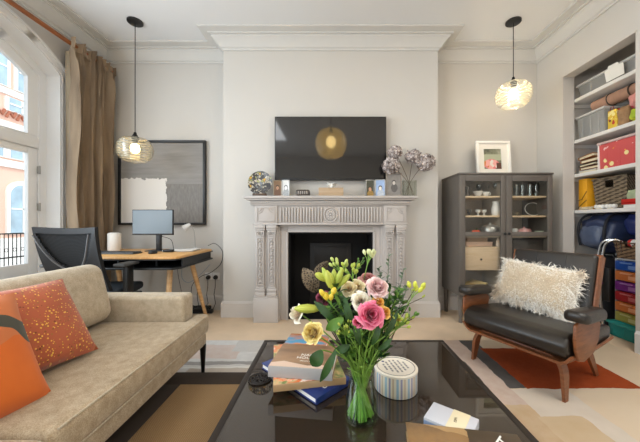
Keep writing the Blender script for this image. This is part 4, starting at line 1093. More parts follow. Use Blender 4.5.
# local: x across (towards the camera), y to the back, z up
bm = nb()
prof = [(.52, .30), (.52, .375), (.40, .385), (.15, .405), (.02, .412), (-.045, .395), (-.078, .355), (-.072, .305), (-.03, .268), (.10, .252), (.35, .262)]
t_ = nb(); prism(t_, prof, -.325, .325, .018, 3, M=YZ_X); add(bm, t_)
sc_ = obj('seat_cushion', bm, MT['leather'], ac, ang=50)
bm = nb()
def shell(a, b):     # plywood sheet under the seat turning up at both sides
    u = 2 * a - 1; x = .345 * u; y = -.055 + .56 * b
    z = .252 + .012 * b - .012 * math.sin(b * PI) + .055 * max(0, abs(u) - .82) / .18 * (max(0, abs(u) - .82) / .18)
    return Vector((x, y, z - .014))
grid(bm, shell, 24, 14, .014); obj('seat_shell', bm, W, ac)
def backpt(u, v, off):
    w = .275 * (1 - .0 * v); y = .47 + .165 * v; z = .335 + .48 * v
    return Vector((u * w, y + off * .95 - .02 * (1 - u * u), z - off * .3))
bm = nb()
t_ = nb(); prism(t_, [(-.268, 0), (.268, 0), (.268, .50), (-.268, .50)], 0, .075, .028, 4)
M_back = Matrix.Translation((0, .455, .335)) @ Matrix.Rotation(PI / 2 - .33, 4, 'X')
M_back = Matrix.Translation((-.01, .44, .335)) @ Matrix.Rotation(PI / 2 - .30, 4, 'X')
add(bm, t_, M_back); bc = obj('backrest', bm, MT['leather'], ac, ang=50)
bm = nb()
for x in (-.095, .095): tube(bm, [M_back @ Vector((x, .02, .0755)), M_back @ Vector((x, .48, .0755))], .004, 5)
obj('seam', bm, MT['leather'], bc)
bm = nb(); t_ = nb(); prism(t_, [(-.278, -.06), (.278, -.06), (.282, .495), (.268, .512), (-.268, .512), (-.282, .495)], -.016, -.001, .004); add(bm, t_, M_back)
for s in (-1, 1): box(bm, s * .275 - .006, s * .275 + .006, .0, .495, -.014, .055, .004, M=M_back)
obj('back_shell', bm, W, ac)
for s in (-1, 1):
    bm = nb()       # curved plywood side panel
    side = [(-.03, .33), (-.042, .40), (-.035, .475), (.0, .490), (.23, .478), (.275, .44), (.25, .35), (.19, .285), (.06, .255), (.0, .27)]
    t_ = nb(); prism(t_, side, s * .348 - .008, s * .348 + .008, .004, M=YZ_X); add(bm, t_); arm = obj('side_panel', bm, W, ac)
    bm = nb(); pad = [(-.055, -.035), (-.02, -.062), (.20, -.055), (.26, -.02), (.268, .03), (.23, .055), (-.02, .062), (-.055, .035)]
    t_ = nb(); prism(t_, [(p[1] + s * .348, p[0]) for p in pad], .484, .546, .024, 4)
    for v in t_.verts: v.co.z -= .022 * max(0, v.co.y) ** 1 / .35 - .012 * math.cos((v.co.x - s * .348) * 22)
    add(bm, t_); obj('arm_pad', bm, MT['leather'], ac, ang=60)
def bentleg(s, y0, y1, top, spread, inn):
    P = bez((0, y0, top), (s * spread * .93, y0, top), (s * spread * .97, (y0 + y1) / 2, top - .13), 8)
    P = [Vector((s * spread * .45, y0, top)), Vector((s * spread * .66, y0, top))] + bez((s * spread * .70, y0, top), (s * spread * .93, y0, top - .002), (s * spread * .965, y0 + (y1 - y0) * .4, top - .10), 7) + [Vector((s * spread, y1, .0))]
    t_ = nb(); k = len(P); ws = [.031] * (k - 1) + [.018]; rings = []
    for i, p in enumerate(P):
        d = (P[min(i + 1, k - 1)] - P[max(0, i - 1)]).normalized(); nx = d.cross(Vector((0, 1, 0))).normalized()
        h = .010 if i < k - 1 else .008
        rings.append([t_.verts.new(p + Vector((0, ws[i] * a, 0)) + nx * h * b) for a, b in ((-1, -1), (1, -1), (1, 1), (-1, 1))])
    for a, b in zip(rings, rings[1:]):
        for j in range(4): t_.faces.new((a[j], a[(j + 1) % 4], b[(j + 1) % 4], b[j]))
    t_.faces.new(rings[0][::-1]); t_.faces.new(rings[-1]); bmesh.ops.recalc_face_normals(t_, faces=t_.faces[:])
    return t_
for s in (-1, 1):
    for y0, y1, top, sp in ((.03, .0, .232, .29), (.42, .52, .225, .25)):
        o = obj('leg', bentleg(s, y0, y1, top, sp, 0), W, ac, ang=50)
        o.location.z = .015
bm = nb(); box(bm, -.14, .14, .0, .06, .222, .258, .004); box(bm, -.13, .13, .39, .45, .222, .262, .004); box(bm, -.03, .03, .03, .5, .228, .25, .004); obj('cross_rail', bm, W, ac)

# sheepskin cushion
rn = random.Random(5)
base = pillow_bm(.54, .335, .15, 14)
sk = thing('sheepskin_cushion', 'shaggy cream sheepskin cushion leaning on the leather armchair', 'cushion', (0, 0, 0))
Ml = ac.matrix_basis @ Matrix.Translation((-.05, .36, .575))
Rm = (ac.matrix_basis.to_3x3() @ Matrix.Rotation(PI / 2 - .38, 3, 'X') @ Matrix.Rotation(-.07, 3, 'Z'))
pose(sk, Ml.translation, Rm @ Vector((1, 0, 0)), Rm @ Vector((0, 1, 0)))
def fleece(n, lo, hi, tip):
    t = NT(n); f = t.noise(9, 3); g = t.noise(70, 2)
    col = t.mix(f, lo, hi); col = t.mix(t.math('MULTIPLY', t.math('GREATER_THAN', g, .6), .35), col, tip)
    return t.done(t.bsdf(col, .9, spec=.1, sheen=.3))
def brownish():
    t = NT('sheepskin_locks'); f = t.noise(5.5, 4, rough=.7); col = t.ramp(f, [(.28, (188, 162, 138)), (.40, (236, 222, 202)), (.55, (252, 247, 238))])
    return t.done(t.bsdf(col, .9, spec=.1, sheen=.3))
obj('hide', base.copy() if True else base, mat('sheepskin_hide', (196, 178, 152), .95), sk)
fb = nb(); base.faces.ensure_lookup_table(); fs = [f for f in base.faces if f.calc_area() > 1e-7]; ar = [f.calc_area() for f in fs]
for f in rn.choices(fs, ar, k=17000):
    vs = [v.co for v in f.verts]; a, b = rn.random(), rn.random()
    p = vs[0].lerp(vs[1], a).lerp(vs[-1].lerp(vs[min(2, len(vs) - 1)], a), b)
    nrm = f.normal.copy(); rad = Vector((p.x / .26, p.y / .16, 0)) * .45
    d = (nrm * .7 + rad + Vector((rn.uniform(-.8, .8), rn.uniform(-.85, .65), rn.uniform(-.2, .4)))).normalized()
    L = rn.uniform(.025, .06); sd = d.orthogonal().normalized(); sd.rotate(Matrix.Rotation(rn.uniform(0, 6.28), 3, d))
    dr = Vector((rn.uniform(-.012, .012), -.006 + rn.uniform(-.008, .006), rn.uniform(-.006, .006))); w = rn.uniform(.0010, .0024)
    q = [p - nrm * .004, p + d * L * .4 + dr * .15, p + d * L * .75 + dr * .6, p + d * L + dr * 1.5]
    pr = None
    for i, c in enumerate(q):
        ww = w * (1, .95, .7, .05)[i]; r = [fb.verts.new(c - sd * ww), fb.verts.new(c + sd * ww)]
        if pr: fb.faces.new((pr[0], pr[1], r[1], r[0]))
        pr = r
obj('fleece', fb, brownish(), sk)
base.free()

# ================================================================== display cabinet
KX0, KX1, KY0, KY1, KZ0, KZ1 = 1.318, 2.282, 2.93, 3.385, .285, 1.558
TAU = mat('taupe_cabinet_paint', (98, 91, 84), .55, var=.03, vs=6); TAUI = mat('cabinet_inside', (176, 160, 140), .7, var=.05)
cb = thing('display_cabinet', 'tall dark taupe display cabinet with two glazed doors in the alcove', 'cabinet', ((KX0 + KX1) / 2, 3.16, 0))
bm = nb()
box(bm, KX0, KX0 + .02, KY0 + .022, KY1, KZ0, KZ1 - .02, .002); box(bm, KX1 - .02, KX1, KY0 + .022, KY1, KZ0, KZ1 - .02, .002)
box(bm, KX0 - .006, KX1 + .006, KY0 - .006, KY1, KZ1 - .02, KZ1, .003); box(bm, KX0 + .02, KX1 - .02, KY0 + .022, KY1, KZ0, KZ0 + .025)
box(bm, KX0, KX1, KY0 + .01, KY0 + .04, KZ0 - .03, KZ0 + .005, .003)
obj('carcass', bm, TAU, cb, world=True)
bm = nb(); box(bm, KX0 + .02, KX1 - .02, KY1 - .012, KY1 - .002, KZ0 + .025, KZ1 - .02); box(bm, (KX0 + KX1) / 2 - .009, (KX0 + KX1) / 2 + .009, KY0 + .06, KY1 - .012, KZ0 + .025, KZ1 - .02); obj('back_panel', bm, TAUI, cb, world=True)
SH = [1.322, 1.118, .905]
OAKP = wood('pale_shelf_wood', (214, 186, 150), (230, 206, 174), (1, 8, 8))
for z in SH:
    bm = nb(); box(bm, KX0 + .02, KX1 - .02, KY0 + .035, KY1 - .012, z - .018, z, .001); obj('shelf', bm, OAKP if z > 1 else TAUI, cb, world=True)
xm = (KX0 + KX1) / 2
for x0, x1, kx in ((KX0 + .002, xm - .002, xm - .022), (xm + .002, KX1 - .002, xm + .022)):
    bm = nb(); st = .062
    for a in ((x0, x0 + st, KZ0 + .004, KZ1 - .024), (x1 - st * .82, x1, KZ0 + .004, KZ1 - .024)): box(bm, a[0], a[1], KY0, KY0 + .02, a[2], a[3], .002)
    for z0, z1 in ((KZ1 - .088, KZ1 - .024), (.905, .948), (KZ0 + .004, KZ0 + .07)): box(bm, x0 + st, x1 - st * .82, KY0, KY0 + .02, z0, z1, .002)
    d = obj('door', bm, TAU, cb, world=True)
    for z0, z1 in ((.944, KZ1 - .084), (KZ0 + .066, .909)):
        bm = nb(); box(bm, x0 + st - .004, x1 - st * .82 + .004, KY0 + .008, KY0 + .012, z0, z1); obj('glass_pane', bm, MT['cabglass'], d, world=True)
    bm = nb(); lathe(bm, [(0, 0), (.006, 0), (.006, .012), (.013, .018), (.013, .024), (0, .028)], 14, Matrix.Translation((kx, KY0, .93)) @ Matrix.Rotation(PI / 2, 4, 'X')); obj('knob', bm, MT['black'], d, world=True)
for x, y in ((KX0 + .035, KY0 + .045), (KX1 - .035, KY0 + .045), (KX0 + .035, KY1 - .035), (KX1 - .035, KY1 - .035)):
    bm = nb(); tube(bm, [(x, y, KZ0), (x, y, 0)], [.03, .021], 4); obj('leg', bm, TAU, cb, world=True, smooth=False)
bm = nb(); box(bm, KX0 + .03, xm - .02, KY0 + .05, KY1 - .03, .545, .775, .003)
dr = obj('drawer', bm, wood('pale_drawer_wood', (212, 184, 150), (226, 202, 172), (1, 1, 8)), cb, world=True)
bm = nb(); lathe(bm, [(0, 0), (.007, 0), (.012, .012), (0, .018)], 12, Matrix.Translation((1.565, KY0 + .05, .66)) @ Matrix.Rotation(PI / 2, 4, 'X')); obj('knob', bm, MT['black'], dr, world=True)
bm = nb(); box(bm, KX0 + .02, xm, KY0 + .05, KY1 - .012, .775, .79); obj('drawer_shelf', bm, OAKP, cb, world=True)

# crockery and glasses in the cabinet
GL = clear('drinking_glass', (232, 238, 236), .16, .7); CER = MT['ceramic']
KYm = 3.13
def put(o, px, z, Y=KYm):
    o.location = (at(px, 222, Y).x, Y, z + .0005); return o
def lab_lathe(name, prof, m, label, cat, px, z, Y=KYm, handle=None, group=None, n=24):
    bm = nb(); lathe(bm, prof, n)
    if handle:
        r = thing(name, label, cat, (at(px, 222, Y).x, Y, z + .0005), group=group); obj('body', bm, m, r)
        bm = nb(); R, hz, hr = handle
        tube(bm, [(R + hr * .9 * math.sin(a), 0, hz + hr * math.cos(a)) for a in [PI * i / 8 for i in range(9)]], .005, 6); obj('handle', bm, m, r); return r
    return put(solo(name, bm, m, label, cat, group=group), px, z, Y)
wine = [(0, 0), (.03, 0), (.03, .003), (.005, .008), (.004, .075), (.02, .09), (.032, .115), (.030, .15), (.029, .15), (.031, .115), (.019, .092), (0, .085)]
tumb = [(0, 0), (.028, 0), (.032, .11), (.030, .11), (.026, .006), (0, .006)]
for i, (px, Y) in enumerate(((479, 3.2), (491, 3.24), (496, 3.1))):
    lab_lathe('wine_glass', wine, GL, ('stemmed glass behind the small bowl on the top cabinet shelf', 'stemmed glass at the back by the cabinet divider', 'stemmed glass next to the cabinet door knob side, top shelf')[i], 'glass', px, SH[0], Y)
lab_lathe('glass_bowl', [(0, 0), (.022, 0), (.026, .01), (.055, .055), (.052, .055), (.022, .014), (0, .012)], CER, 'small pale bowl on the top shelf of the cabinet', 'bowl', 478, SH[0], 3.05)
lab_lathe('dark_tumbler', tumb, mat('dark_cup', (60, 50, 44), .3), 'dark tumbler at the outer end of the top cabinet shelf', 'glass', 467, SH[0], 3.08)
lab_lathe('teacup', [(0, 0), (.018, 0), (.022, .006), (.036, .045), (.034, .045), (.02, .01), (0, .008)], CER, 'small pale cup at the divider on the top cabinet shelf', 'cup', 486, SH[0], 3.02, (.033, .026, .014))
for i, px in enumerate((516, 522, 530, 536, 541)):
    lab_lathe('tall_glass', [(0, 0), (.022, 0), (.027, .135), (.0255, .135), (.020, .008), (0, .006)], GL, 'tall clear glass standing in the row on the top shelf behind the second door', 'glass', px, SH[0], 3.10 + .05 * (i % 2), group='tall clear glasses on the top cabinet shelf')
lab_lathe('glass_plate', [(0, 0), (.05, 0), (.085, .008), (.085, .011), (.05, .004), (0, .003)], GL, 'clear glass plate lying on tall glasses on the top shelf', 'plate', 535, SH[0] + .137, 3.12)
for i, px in enumerate((469, 478, 484)):
    lab_lathe('egg_cup', [(0, 0), (.02, 0), (.008, .012), (.008, .025), (.024, .04), (.026, .065), (.024, .065), (0, .035)], CER if i else mat('dark_pot', (66, 58, 54), .4), ('dark egg cup on the middle cabinet shelf', 'white egg cup in the middle of the second cabinet shelf', 'white egg cup beside the white jug')[i], 'egg cup', px, SH[1], 3.06 + .03 * i)
lab_lathe('jug', [(0, 0), (.036, 0), (.046, .03), (.048, .07), (.036, .11), (.032, .13), (.038, .15), (.036, .15), (.03, .13), (0, .02)], CER, 'white rounded jug on the middle shelf next to the door stile', 'jug', 496, SH[1], 3.04, (.045, .075, .035))
pl = thing('oval_platter', 'oval clear glass platter standing upright on the middle cabinet shelf', 'platter', (at(532, 222, 3.14).x, 3.14, SH[1] + .072))
bm = nb(); M = Matrix.Rotation(PI / 2 - .12, 4, 'X') @ Matrix.Scale(1.28, 4, (1, 0, 0)); lathe(bm, [(0, 0), (.045, 0), (.068, .008), (.0685, .011), (.045, .004), (0, .003)], 36, M); obj('plate', bm, GL, pl)
bm = nb(); tube(bm, [M @ Vector((.069 * math.cos(a), .069 * math.sin(a), .016)) for a in [2 * PI * i / 36 for i in range(36)]], .0035, 6, closed=True); obj('rim', bm, MT['ceramic'], pl)
lab_lathe('sauce_boat', [(0, 0), (.025, 0), (.03, .006), (.05, .04), (.047, .04), (.024, .01), (0, .008)], GL, 'low glass dish beside the upright oval platter', 'dish', 515, SH[1], 3.05)
tp = thing('tureen', 'silver lidded pot on the lowest glazed shelf behind the first door', 'pot', (at(490, 222, 3.08).x, 3.08, SH[2] + .0005))
bm = nb(); lathe(bm, [(0, 0), (.06, 0), (.095, .03), (.10, .065), (.09, .09), (0, .09)], 32); obj('body', bm, MT['steel'], tp)
bm = nb(); lathe(bm, [(.09, .0905), (.07, .105), (.03, .115), (.012, .118), (.014, .135), (0, .138)], 28); obj('lid', bm, mat('pale_pewter', (196, 194, 190), .3, .6), tp)
bm = nb()
for s in (-1, 1): tube(bm, [(s * .095, -.02, .07), (s * .12, 0, .075), (s * .095, .02, .07)], .005, 6)
obj('handle', bm, MT['steel'], tp)
tm = thing('red_ornament', 'small orange-red pumpkin ornament on the cabinet shelf', 'ornament', (at(476, 222, 3.02).x, 3.02, SH[2]))
bm = nb()
for k in range(8): ball(bm, (.024 * math.cos(PI * k / 4), .024 * math.sin(PI * k / 4), .031), .022, 1, 1, 1.35, 10)
obj('body', bm, mat('orange_red', (222, 84, 44), .4, var=.08), tm)
bm = nb(); tube(bm, [(0, 0, .05), (.004, 0, .07), (.012, 0, .078)], .005, 6); obj('stalk', bm, GMID, tm)
for i, (px, lab) in enumerate(((467.5, 'yellow-green glazed dish at the outer end of the cabinet shelf'), (484, 'yellow-green leaf dish in front of the silver pot'), (494, 'green leaf dish beside the door knob, bottom glazed shelf'))):
    bm = nb()
    for k in range(5):
        a = 2 * PI * k / 5; leaf(bm, (0, 0, .008), (.045 * math.cos(a), .035 * math.sin(a), .026), .02, -.004)
    lathe(bm, [(0, 0), (.018, 0), (.022, .008), (0, .01)], 14); put(solo('leaf_dish', bm, (GLIME, GLIME, GMID)[i], lab, 'dish'), px, SH[2], 2.985)
lab_lathe('teapot', [(0, 0), (.03, 0), (.055, .025), (.058, .045), (.045, .07), (.02, .078), (.008, .08), (.01, .092), (0, .094)], mat('pink_china', (216, 160, 158), .3, var=.08, vs=40, coat=.3), 'round pink patterned teapot on the bottom glazed shelf', 'teapot', 524, SH[2], 3.04, (.053, .045, .024))
lab_lathe('mug', [(0, 0), (.03, 0), (.033, .004), (.033, .075), (.030, .075), (.029, .01), (0, .008)], CER, 'white mug beside the pink teapot', 'mug', 514, SH[2], 3.06, (.032, .04, .022))
lab_lathe('teacup', [(0, 0), (.02, 0), (.024, .006), (.042, .05), (.040, .05), (.022, .012), (0, .01)], mat('pale_mint_china', (206, 218, 196), .25, coat=.3), 'pale mint teacup at the wall end of the bottom glazed shelf', 'cup', 539, SH[2], 3.03, (.040, .03, .016))
# lower compartment
def stackbox(name, label, cat, px0, px1, z, h, m, Y0=3.0, Y1=3.28, rz=0, lidm=None):
    x0, x1 = at(px0, 222, Y0).x, at(px1, 222, Y0).x; w, d = x1 - x0, Y1 - Y0
    r = thing(name, label, cat, ((x0 + x1) / 2, (Y0 + Y1) / 2, z + .0005), rz)
    bm = nb(); box(bm, -w / 2 + .004, w / 2 - .004, -d / 2 + .004, d / 2 - .004, 0, h * .7, .003); obj('body', bm, m, r)
    bm = nb(); box(bm, -w / 2, w / 2, -d / 2, d / 2, h * .7, h, .003); obj('lid', bm, lidm or m, r); return r
stackbox('keepsake_box', 'flat pink-beige box lying on the shelf above the cabinet drawer', 'box', 466, 493, .791, .05, mat('pink_beige_card', (196, 164, 142), .7, var=.04))
stackbox('keepsake_box', 'darker tan box on top of the pink-beige box in the cabinet', 'box', 467, 488, .842, .045, mat('tan_card', (150, 120, 92), .7, var=.08))
fg = thing('figurine', 'small white and brown china figurine standing by the boxes in the cabinet', 'figurine', (at(498, 222, 3.0).x, 3.0, .7915))
bm = nb(); lathe(bm, [(0, 0), (.022, 0), (.024, .02), (.016, .045), (.018, .06), (.009, .072), (0, .073)], 18); ball(bm, (0, 0, .085), .016, n=12)
for s in (-1, 1): tube(bm, [(s * .014, 0, .062), (s * .02, -.008, .045), (s * .008, -.016, .036)], .004, 6)
obj('body', bm, mat('mottled_china', (200, 180, 160), .3, var=.25, vs=60), fg)
bm = nb(); lathe(bm, [(0, .1), (.014, .098), (.02, .09), (.021, .087), (0, .087)], 16); obj('hat', bm, mat('brown_glaze', (96, 70, 54), .4), fg)
stackbox('storage_box', 'dark grey box with round handle ring behind the second cabinet door', 'box', 513, 544, .311, .55, mat('dark_grey_box', (72, 66, 62), .7), 3.04, 3.3)
bm = nb(); tube(bm, [(at(533, 222, 3.04).x + .042 * math.cos(a), 3.032, .80 + .03 * math.sin(a)) for a in [PI * i / 12 for i in range(13)]], .004, 6); solo('ring_pull', bm, MT['black'], 'round black ring pull on the dark grey box in the cabinet', 'handle')
bm = nb()
for k, (a, dz) in enumerate(((-.1, 0), (.18, .018), (.3, .04))): box(bm, -.10, .10, -.10, .10, dz, dz + .014, .003, M=Matrix.Rotation(a, 4, 'Z') @ Matrix.Rotation(-.14 * k, 4, 'Y'))
o = solo('paper_pile', bm, mat('yellowed_paper', (206, 182, 120), .8, var=.15, vs=14), 'untidy pile of yellowed papers at the cabinet bottom', 'papers'); o.location = (1.545, 3.08, KZ0 + .045)

# white framed picture on the cabinet
pf = thing('picture_frame', 'white box-framed colourful picture standing on the cabinet', 'picture', (at(494, 222, 3.25).x, 3.25, KZ1))
hw, hh = .195, .42
Mt = Matrix.Translation((0, 0, .003)) @ Matrix.Rotation(-.09, 4, 'X')
bm = nb()
rect_frame(bm, -hw, hw, 0, hh, .03, -.02, .012, .003, Mt, wb=.052)
obj('frame', bm, mat('white_frame', (240, 236, 228), .5), pf)
bm = nb()
for a in ((-hw + .02, hw - .02, .03, .095), (-hw + .02, hw - .02, hh - .09, hh - .02), (-hw + .02, -.105, .095, hh - .09), (.095, hw - .02, .095, hh - .09)): box(bm, a[0], a[1], -.004, .004, a[2], a[3], M=Mt)
obj('mount', bm, mat('cream_mount', (234, 228, 216), .8), pf)
def picm():
    t = NT('floral_picture'); x, y, z = t.xyz(); v = t.mp(scale=(1, .2, 1))
    col = t.ramp(t.noise(9, 4, v=v), [(.3, (74, 74, 62)), (.5, (128, 128, 104)), (.7, (184, 180, 160))])
    col = t.mix(t.inside(z, .20, .27), col, (176, 178, 150))
    vo = t.n('ShaderNodeTexVoronoi'); t.link(v, vo.inputs['Vector']); vo.inputs['Scale'].default_value = 22
    s = t.n('ShaderNodeSeparateColor'); t.link(vo.outputs['Color'], s.inputs[0])
    fl = t.ramp(s.outputs[0], [(0, (228, 130, 130)), (.35, (240, 172, 160)), (.6, (214, 126, 48)), (.8, (232, 220, 206))], True)
    r = t.math('LESS_THAN', t.math('ADD', t.math('POWER', t.math('MULTIPLY', t.math('ADD', x, .02), 11), 2.0), t.math('POWER', t.math('MULTIPLY', t.math('ADD', z, -.155), 17), 2.0)), 1.0)
    col = t.mix(r, col, fl)
    col = t.mix(t.math('MULTIPLY', t.math('GREATER_THAN', x, .03), t.math('LESS_THAN', z, .17)), col, (98, 62, 46))
    col = t.mix(t.math('MULTIPLY', r, t.math('LESS_THAN', x, .04)), col, fl)
    return t.done(t.bsdf(col, .4))
bm = nb(); box(bm, -.106, .096, .004, .008, .09, hh - .085, M=Mt); obj('print', bm, picm(), pf)
bm = nb()
for x in (-.035, .03): tube(bm, [(x, -.05, .001), (x, -.03, .012), (x, -.024, .028)], .004, 6)
box(bm, -.04, .035, -.03, .02, .0005, .004); obj('easel_feet', bm, MT['black'], pf)

# ================================================================== things on the mantel
MZ = 1.3205
def mosaic():
    t = NT('mosaic_plate'); vo = t.n('ShaderNodeTexVoronoi'); t.link(t.co(), vo.inputs['Vector']); vo.inputs['Scale'].default_value = 42
    s = t.n('ShaderNodeSeparateColor'); t.link(vo.outputs['Color'], s.inputs[0])
    col = t.ramp(s.outputs[0], [(0, (52, 50, 52)), (.26, (164, 156, 140)), (.42, (104, 110, 112)), (.58, (186, 178, 160)), (.74, (206, 160, 60)), (.82, (84, 84, 86)), (.92, (150, 150, 96))], True)
    e = t.voro(42, feature='DISTANCE_TO_EDGE'); col = t.mix(t.math('LESS_THAN', e, .07), col, (66, 60, 56))
    return t.done(t.bsdf(col, .3, coat=.3))
p = at(260.5, 182.5, 3.03); mp_ = thing('mosaic_plate', 'round mosaic patterned plate on a stand at the mantel end', 'plate', (p.x, 3.03, MZ))
bm = nb(); M = Matrix.Translation((0, 0, .141)) @ Matrix.Rotation(PI / 2 - .18, 4, 'X'); lathe(bm, [(0, 0), (.08, 0), (.128, .018), (.129, .022), (.08, .006), (0, .006)], 40, M); obj('plate', bm, mosaic(), mp_)
bm = nb(); tube(bm, [(-.06, -.05, .03), (-.06, -.035, .006), (-.05, .05, .005), (0, .06, .16)], .005, 6); tube(bm, [(.06, -.05, .03), (.06, -.035, .006), (.05, .05, .005), (0, .06, .16)], .005, 6); box(bm, -.075, .075, -.045, -.03, 0, .03, .004); obj('stand', bm, mat('dark_wood', (82, 62, 46), .5), mp_)
def portrait(name, bgc, skin, cloth, cz=.5):
    t = NT(name); x, y, z = t.xyz()
    w = t.math('MULTIPLY_ADD', t.noise(40, 2), .012, -.006)
    def ell(cx, c, rx, rz): return t.math('LESS_THAN', t.math('ADD', t.math('POWER', t.math('DIVIDE', t.math('ADD', t.math('ADD', x, w), -cx), rx), 2.0), t.math('POWER', t.math('DIVIDE', t.math('ADD', z, -c), rz), 2.0)), 1.0)
    col = t.mix(t.noise(20), bgc, tuple(min(255, c * 1.35 + 8) for c in bgc))
    cloth = t.mix(t.noise(60), cloth, bgc); col = t.mix(ell(.004, cz - .052, .035, .045), col, cloth); col = t.mix(ell(0, cz + .006, .021, .026), col, tuple(c * .35 for c in skin)); col = t.mix(ell(0, cz, .015, .02), col, skin)
    return t.done(t.bsdf(col, .3, coat=.3))
def photo(label, px0, px1, top, Y, fm, pm, rz=0, fw=.008):
    x0, x1 = at(px0, 222, Y).x, at(px1, 222, Y).x; w, h = x1 - x0, at(0, top, Y).z - MZ
    r = thing('photo_frame', label, 'photo frame', ((x0 + x1) / 2, Y, MZ), rz)
    bm = nb()
    rect_frame(bm, -w / 2, w / 2, 0, h, fw, -.008, .008)
    obj('frame', bm, fm, r)
    bm = nb(); box(bm, -w / 2 + fw * .6, w / 2 - fw * .6, -.002, .005, fw * .6, h - fw * .6); obj('photograph', bm, pm, r)
    bm = nb(); tube(bm, [(0, .006, h * .6), (0, .05, .004)], .005, 5); obj('strut', bm, fm, r)
DKF = mat('pale_gilt_frame', (158, 140, 118), .4, .3)
photo('small brown portrait photo frame next to the mosaic plate', 273.5, 281.4, 180.5, 3.02, DKF, portrait('brown_portrait', (104, 80, 58), (182, 140, 112), (120, 76, 58), .09), .22)
photo('small black and white photo frame, second from the mosaic plate', 281.8, 290, 180, 3.02, MT['steel'], portrait('grey_portrait', (160, 158, 154), (214, 210, 206), (70, 70, 70), .09), -.22)
photo('small photo frame of a person in yellow beside the tissue box end', 365.5, 374.5, 179.8, 3.02, MT['steel'], portrait('dark_portrait', (50, 52, 40), (206, 156, 120), (214, 166, 74), .075), .2)
photo('small photo frame with a pale figure on blue ground, next to the large silver frame', 375.2, 385.3, 179.5, 3.02, MT['steel'], portrait('blue_portrait', (120, 140, 172), (226, 218, 206), (222, 222, 220), .085), -.2)
photo('larger silver photo frame with an old grey portrait by the dried hydrangeas', 385.8, 402, 172.6, 3.0, mat('pewter_frame', (136, 128, 120), .4, .5, var=.1, vs=40), portrait('old_portrait', (104, 100, 96), (196, 188, 180), (66, 62, 60), .14), 0, .018)
p = at(303, 191, 3.0); r = thing('trinket_box', 'small dark metal trinket box with rounded corners on the mantel', 'trinket box', (p.x, 3.0, MZ))
bm = nb(); t_ = nb(); prism(t_, [(-.072, 0), (.072, 0), (.076, .03), (.068, .068), (-.068, .068), (-.076, .03)], -.035, .035, .014, 3, M=XZ_Y); add(bm, t_); obj('body', bm, mat('dark_pewter', (74, 68, 64), .4, .5, var=.35, vs=60), r)
bm = nb()
for k in range(5): box(bm, -.05 + k * .022, -.038 + k * .022, -.039, -.033, .018, .052, .002)
obj('relief', bm, mat('light_pewter', (150, 142, 136), .4, .4), r)
p = at(331, 190, 3.0); r = thing('tissue_box', 'tan wooden tissue box with white tissue on the mantel', 'tissue box', (p.x, 3.0, MZ))
bm = nb(); box(bm, -.128, .128, -.06, .06, 0, .085, .003); obj('box', bm, wood('tan_box_wood', (168, 142, 112), (186, 162, 132), (1, 8, 8)), r)
bm = nb(); rn2 = random.Random(2)
for k in range(5):
    a = k * 1.3; leaf(bm, (.02 * math.cos(a), .01 * math.sin(a), .083), (.06 * math.cos(a), .03 * math.sin(a), .125 + .02 * (k % 2)), .042, .016, side=(math.sin(a), -math.cos(a), .2))
obj('tissue', bm, MT['paper'], r)
p = at(409.5, 188, 3.0); r = thing('glass_vase', 'square clear glass vase holding dried hydrangeas on the mantel', 'vase', (p.x, 3.0, MZ))
bm = nb(); hx, hz = .065, .165
for a in ((-hx, hx, -.04, -.035, 0, hz), (-hx, hx, .035, .04, 0, hz), (-hx, -hx + .005, -.035, .035, 0, hz), (hx - .005, hx, -.035, .035, 0, hz), (-hx, hx, -.04, .04, 0, .008)): box(bm, *a)
obj('glass', bm, clear('mantel_vase_glass', (244, 245, 242), .03, .25), r)
DRY = None
def dryc():
    t = NT('dried_hydrangea'); vo = t.voro(95, out='Color'); s = t.n('ShaderNodeSeparateColor'); t.link(vo, s.inputs[0])
    return t.done(t.bsdf(t.ramp(s.outputs[0], [(.1, (126, 112, 106)), (.5, (184, 172, 168)), (.9, (220, 210, 206))]), .9))
DRY = dryc(); rn3 = random.Random(9)
for px, py, rr, lab, b in ((395, 152, .075, 'dried grey hydrangea head highest beside the television', .03), (391.5, 166, .092, 'dried grey hydrangea head low in front of the television corner', .045), (413, 156.5, .082, 'pale dried hydrangea head in the middle over the glass vase', -.02), (425.5, 162.5, .096, 'dried hydrangea head leaning farthest past the mantel end', -.045)):
    q = at(px, py, 2.98); th = thing('dried_hydrangea', lab, 'dried flower', (p.x, 3.0, MZ + .009)); bm = nb()
    tube(bm, bez((p.x + b, 3.0, MZ + .012), (p.x + b * .2, 3.0, MZ + .17), q, 8), .003, 6); obj('stem', bm, mat('dry_stem', (104, 88, 74), .9), th, world=True)
    bm = nb(); ball(bm, q, rr * .72, 1, 1, .9, 12)
    for k in range(150):
        z = 1 - 2 * (k + .5) / 150; a = k * 2.399963; d = Vector((math.sqrt(1 - z * z) * math.cos(a), math.sqrt(1 - z * z) * math.sin(a), z * .9)); c = q + d * rr * rn3.uniform(.70, 1.0)
        M = aim(c, d + Vector((rn3.uniform(-.7, .7), rn3.uniform(-.7, .7), rn3.uniform(-.7, .7))))
        s = rr * .23; vv = [bm.verts.new(M @ Vector(v)) for v in ((0, 0, 0), (s, .3 * s, .25 * s), (.3 * s, s, .1 * s), (-.8 * s, .6 * s, .3 * s), (-.7 * s, -.6 * s, .1 * s), (.4 * s, -.9 * s, .3 * s))]
        for i in range(1, 6): bm.faces.new((vv[0], vv[i], vv[i % 5 + 1]))
    obj('flower_head', bm, DRY, th, world=True, smooth=False)
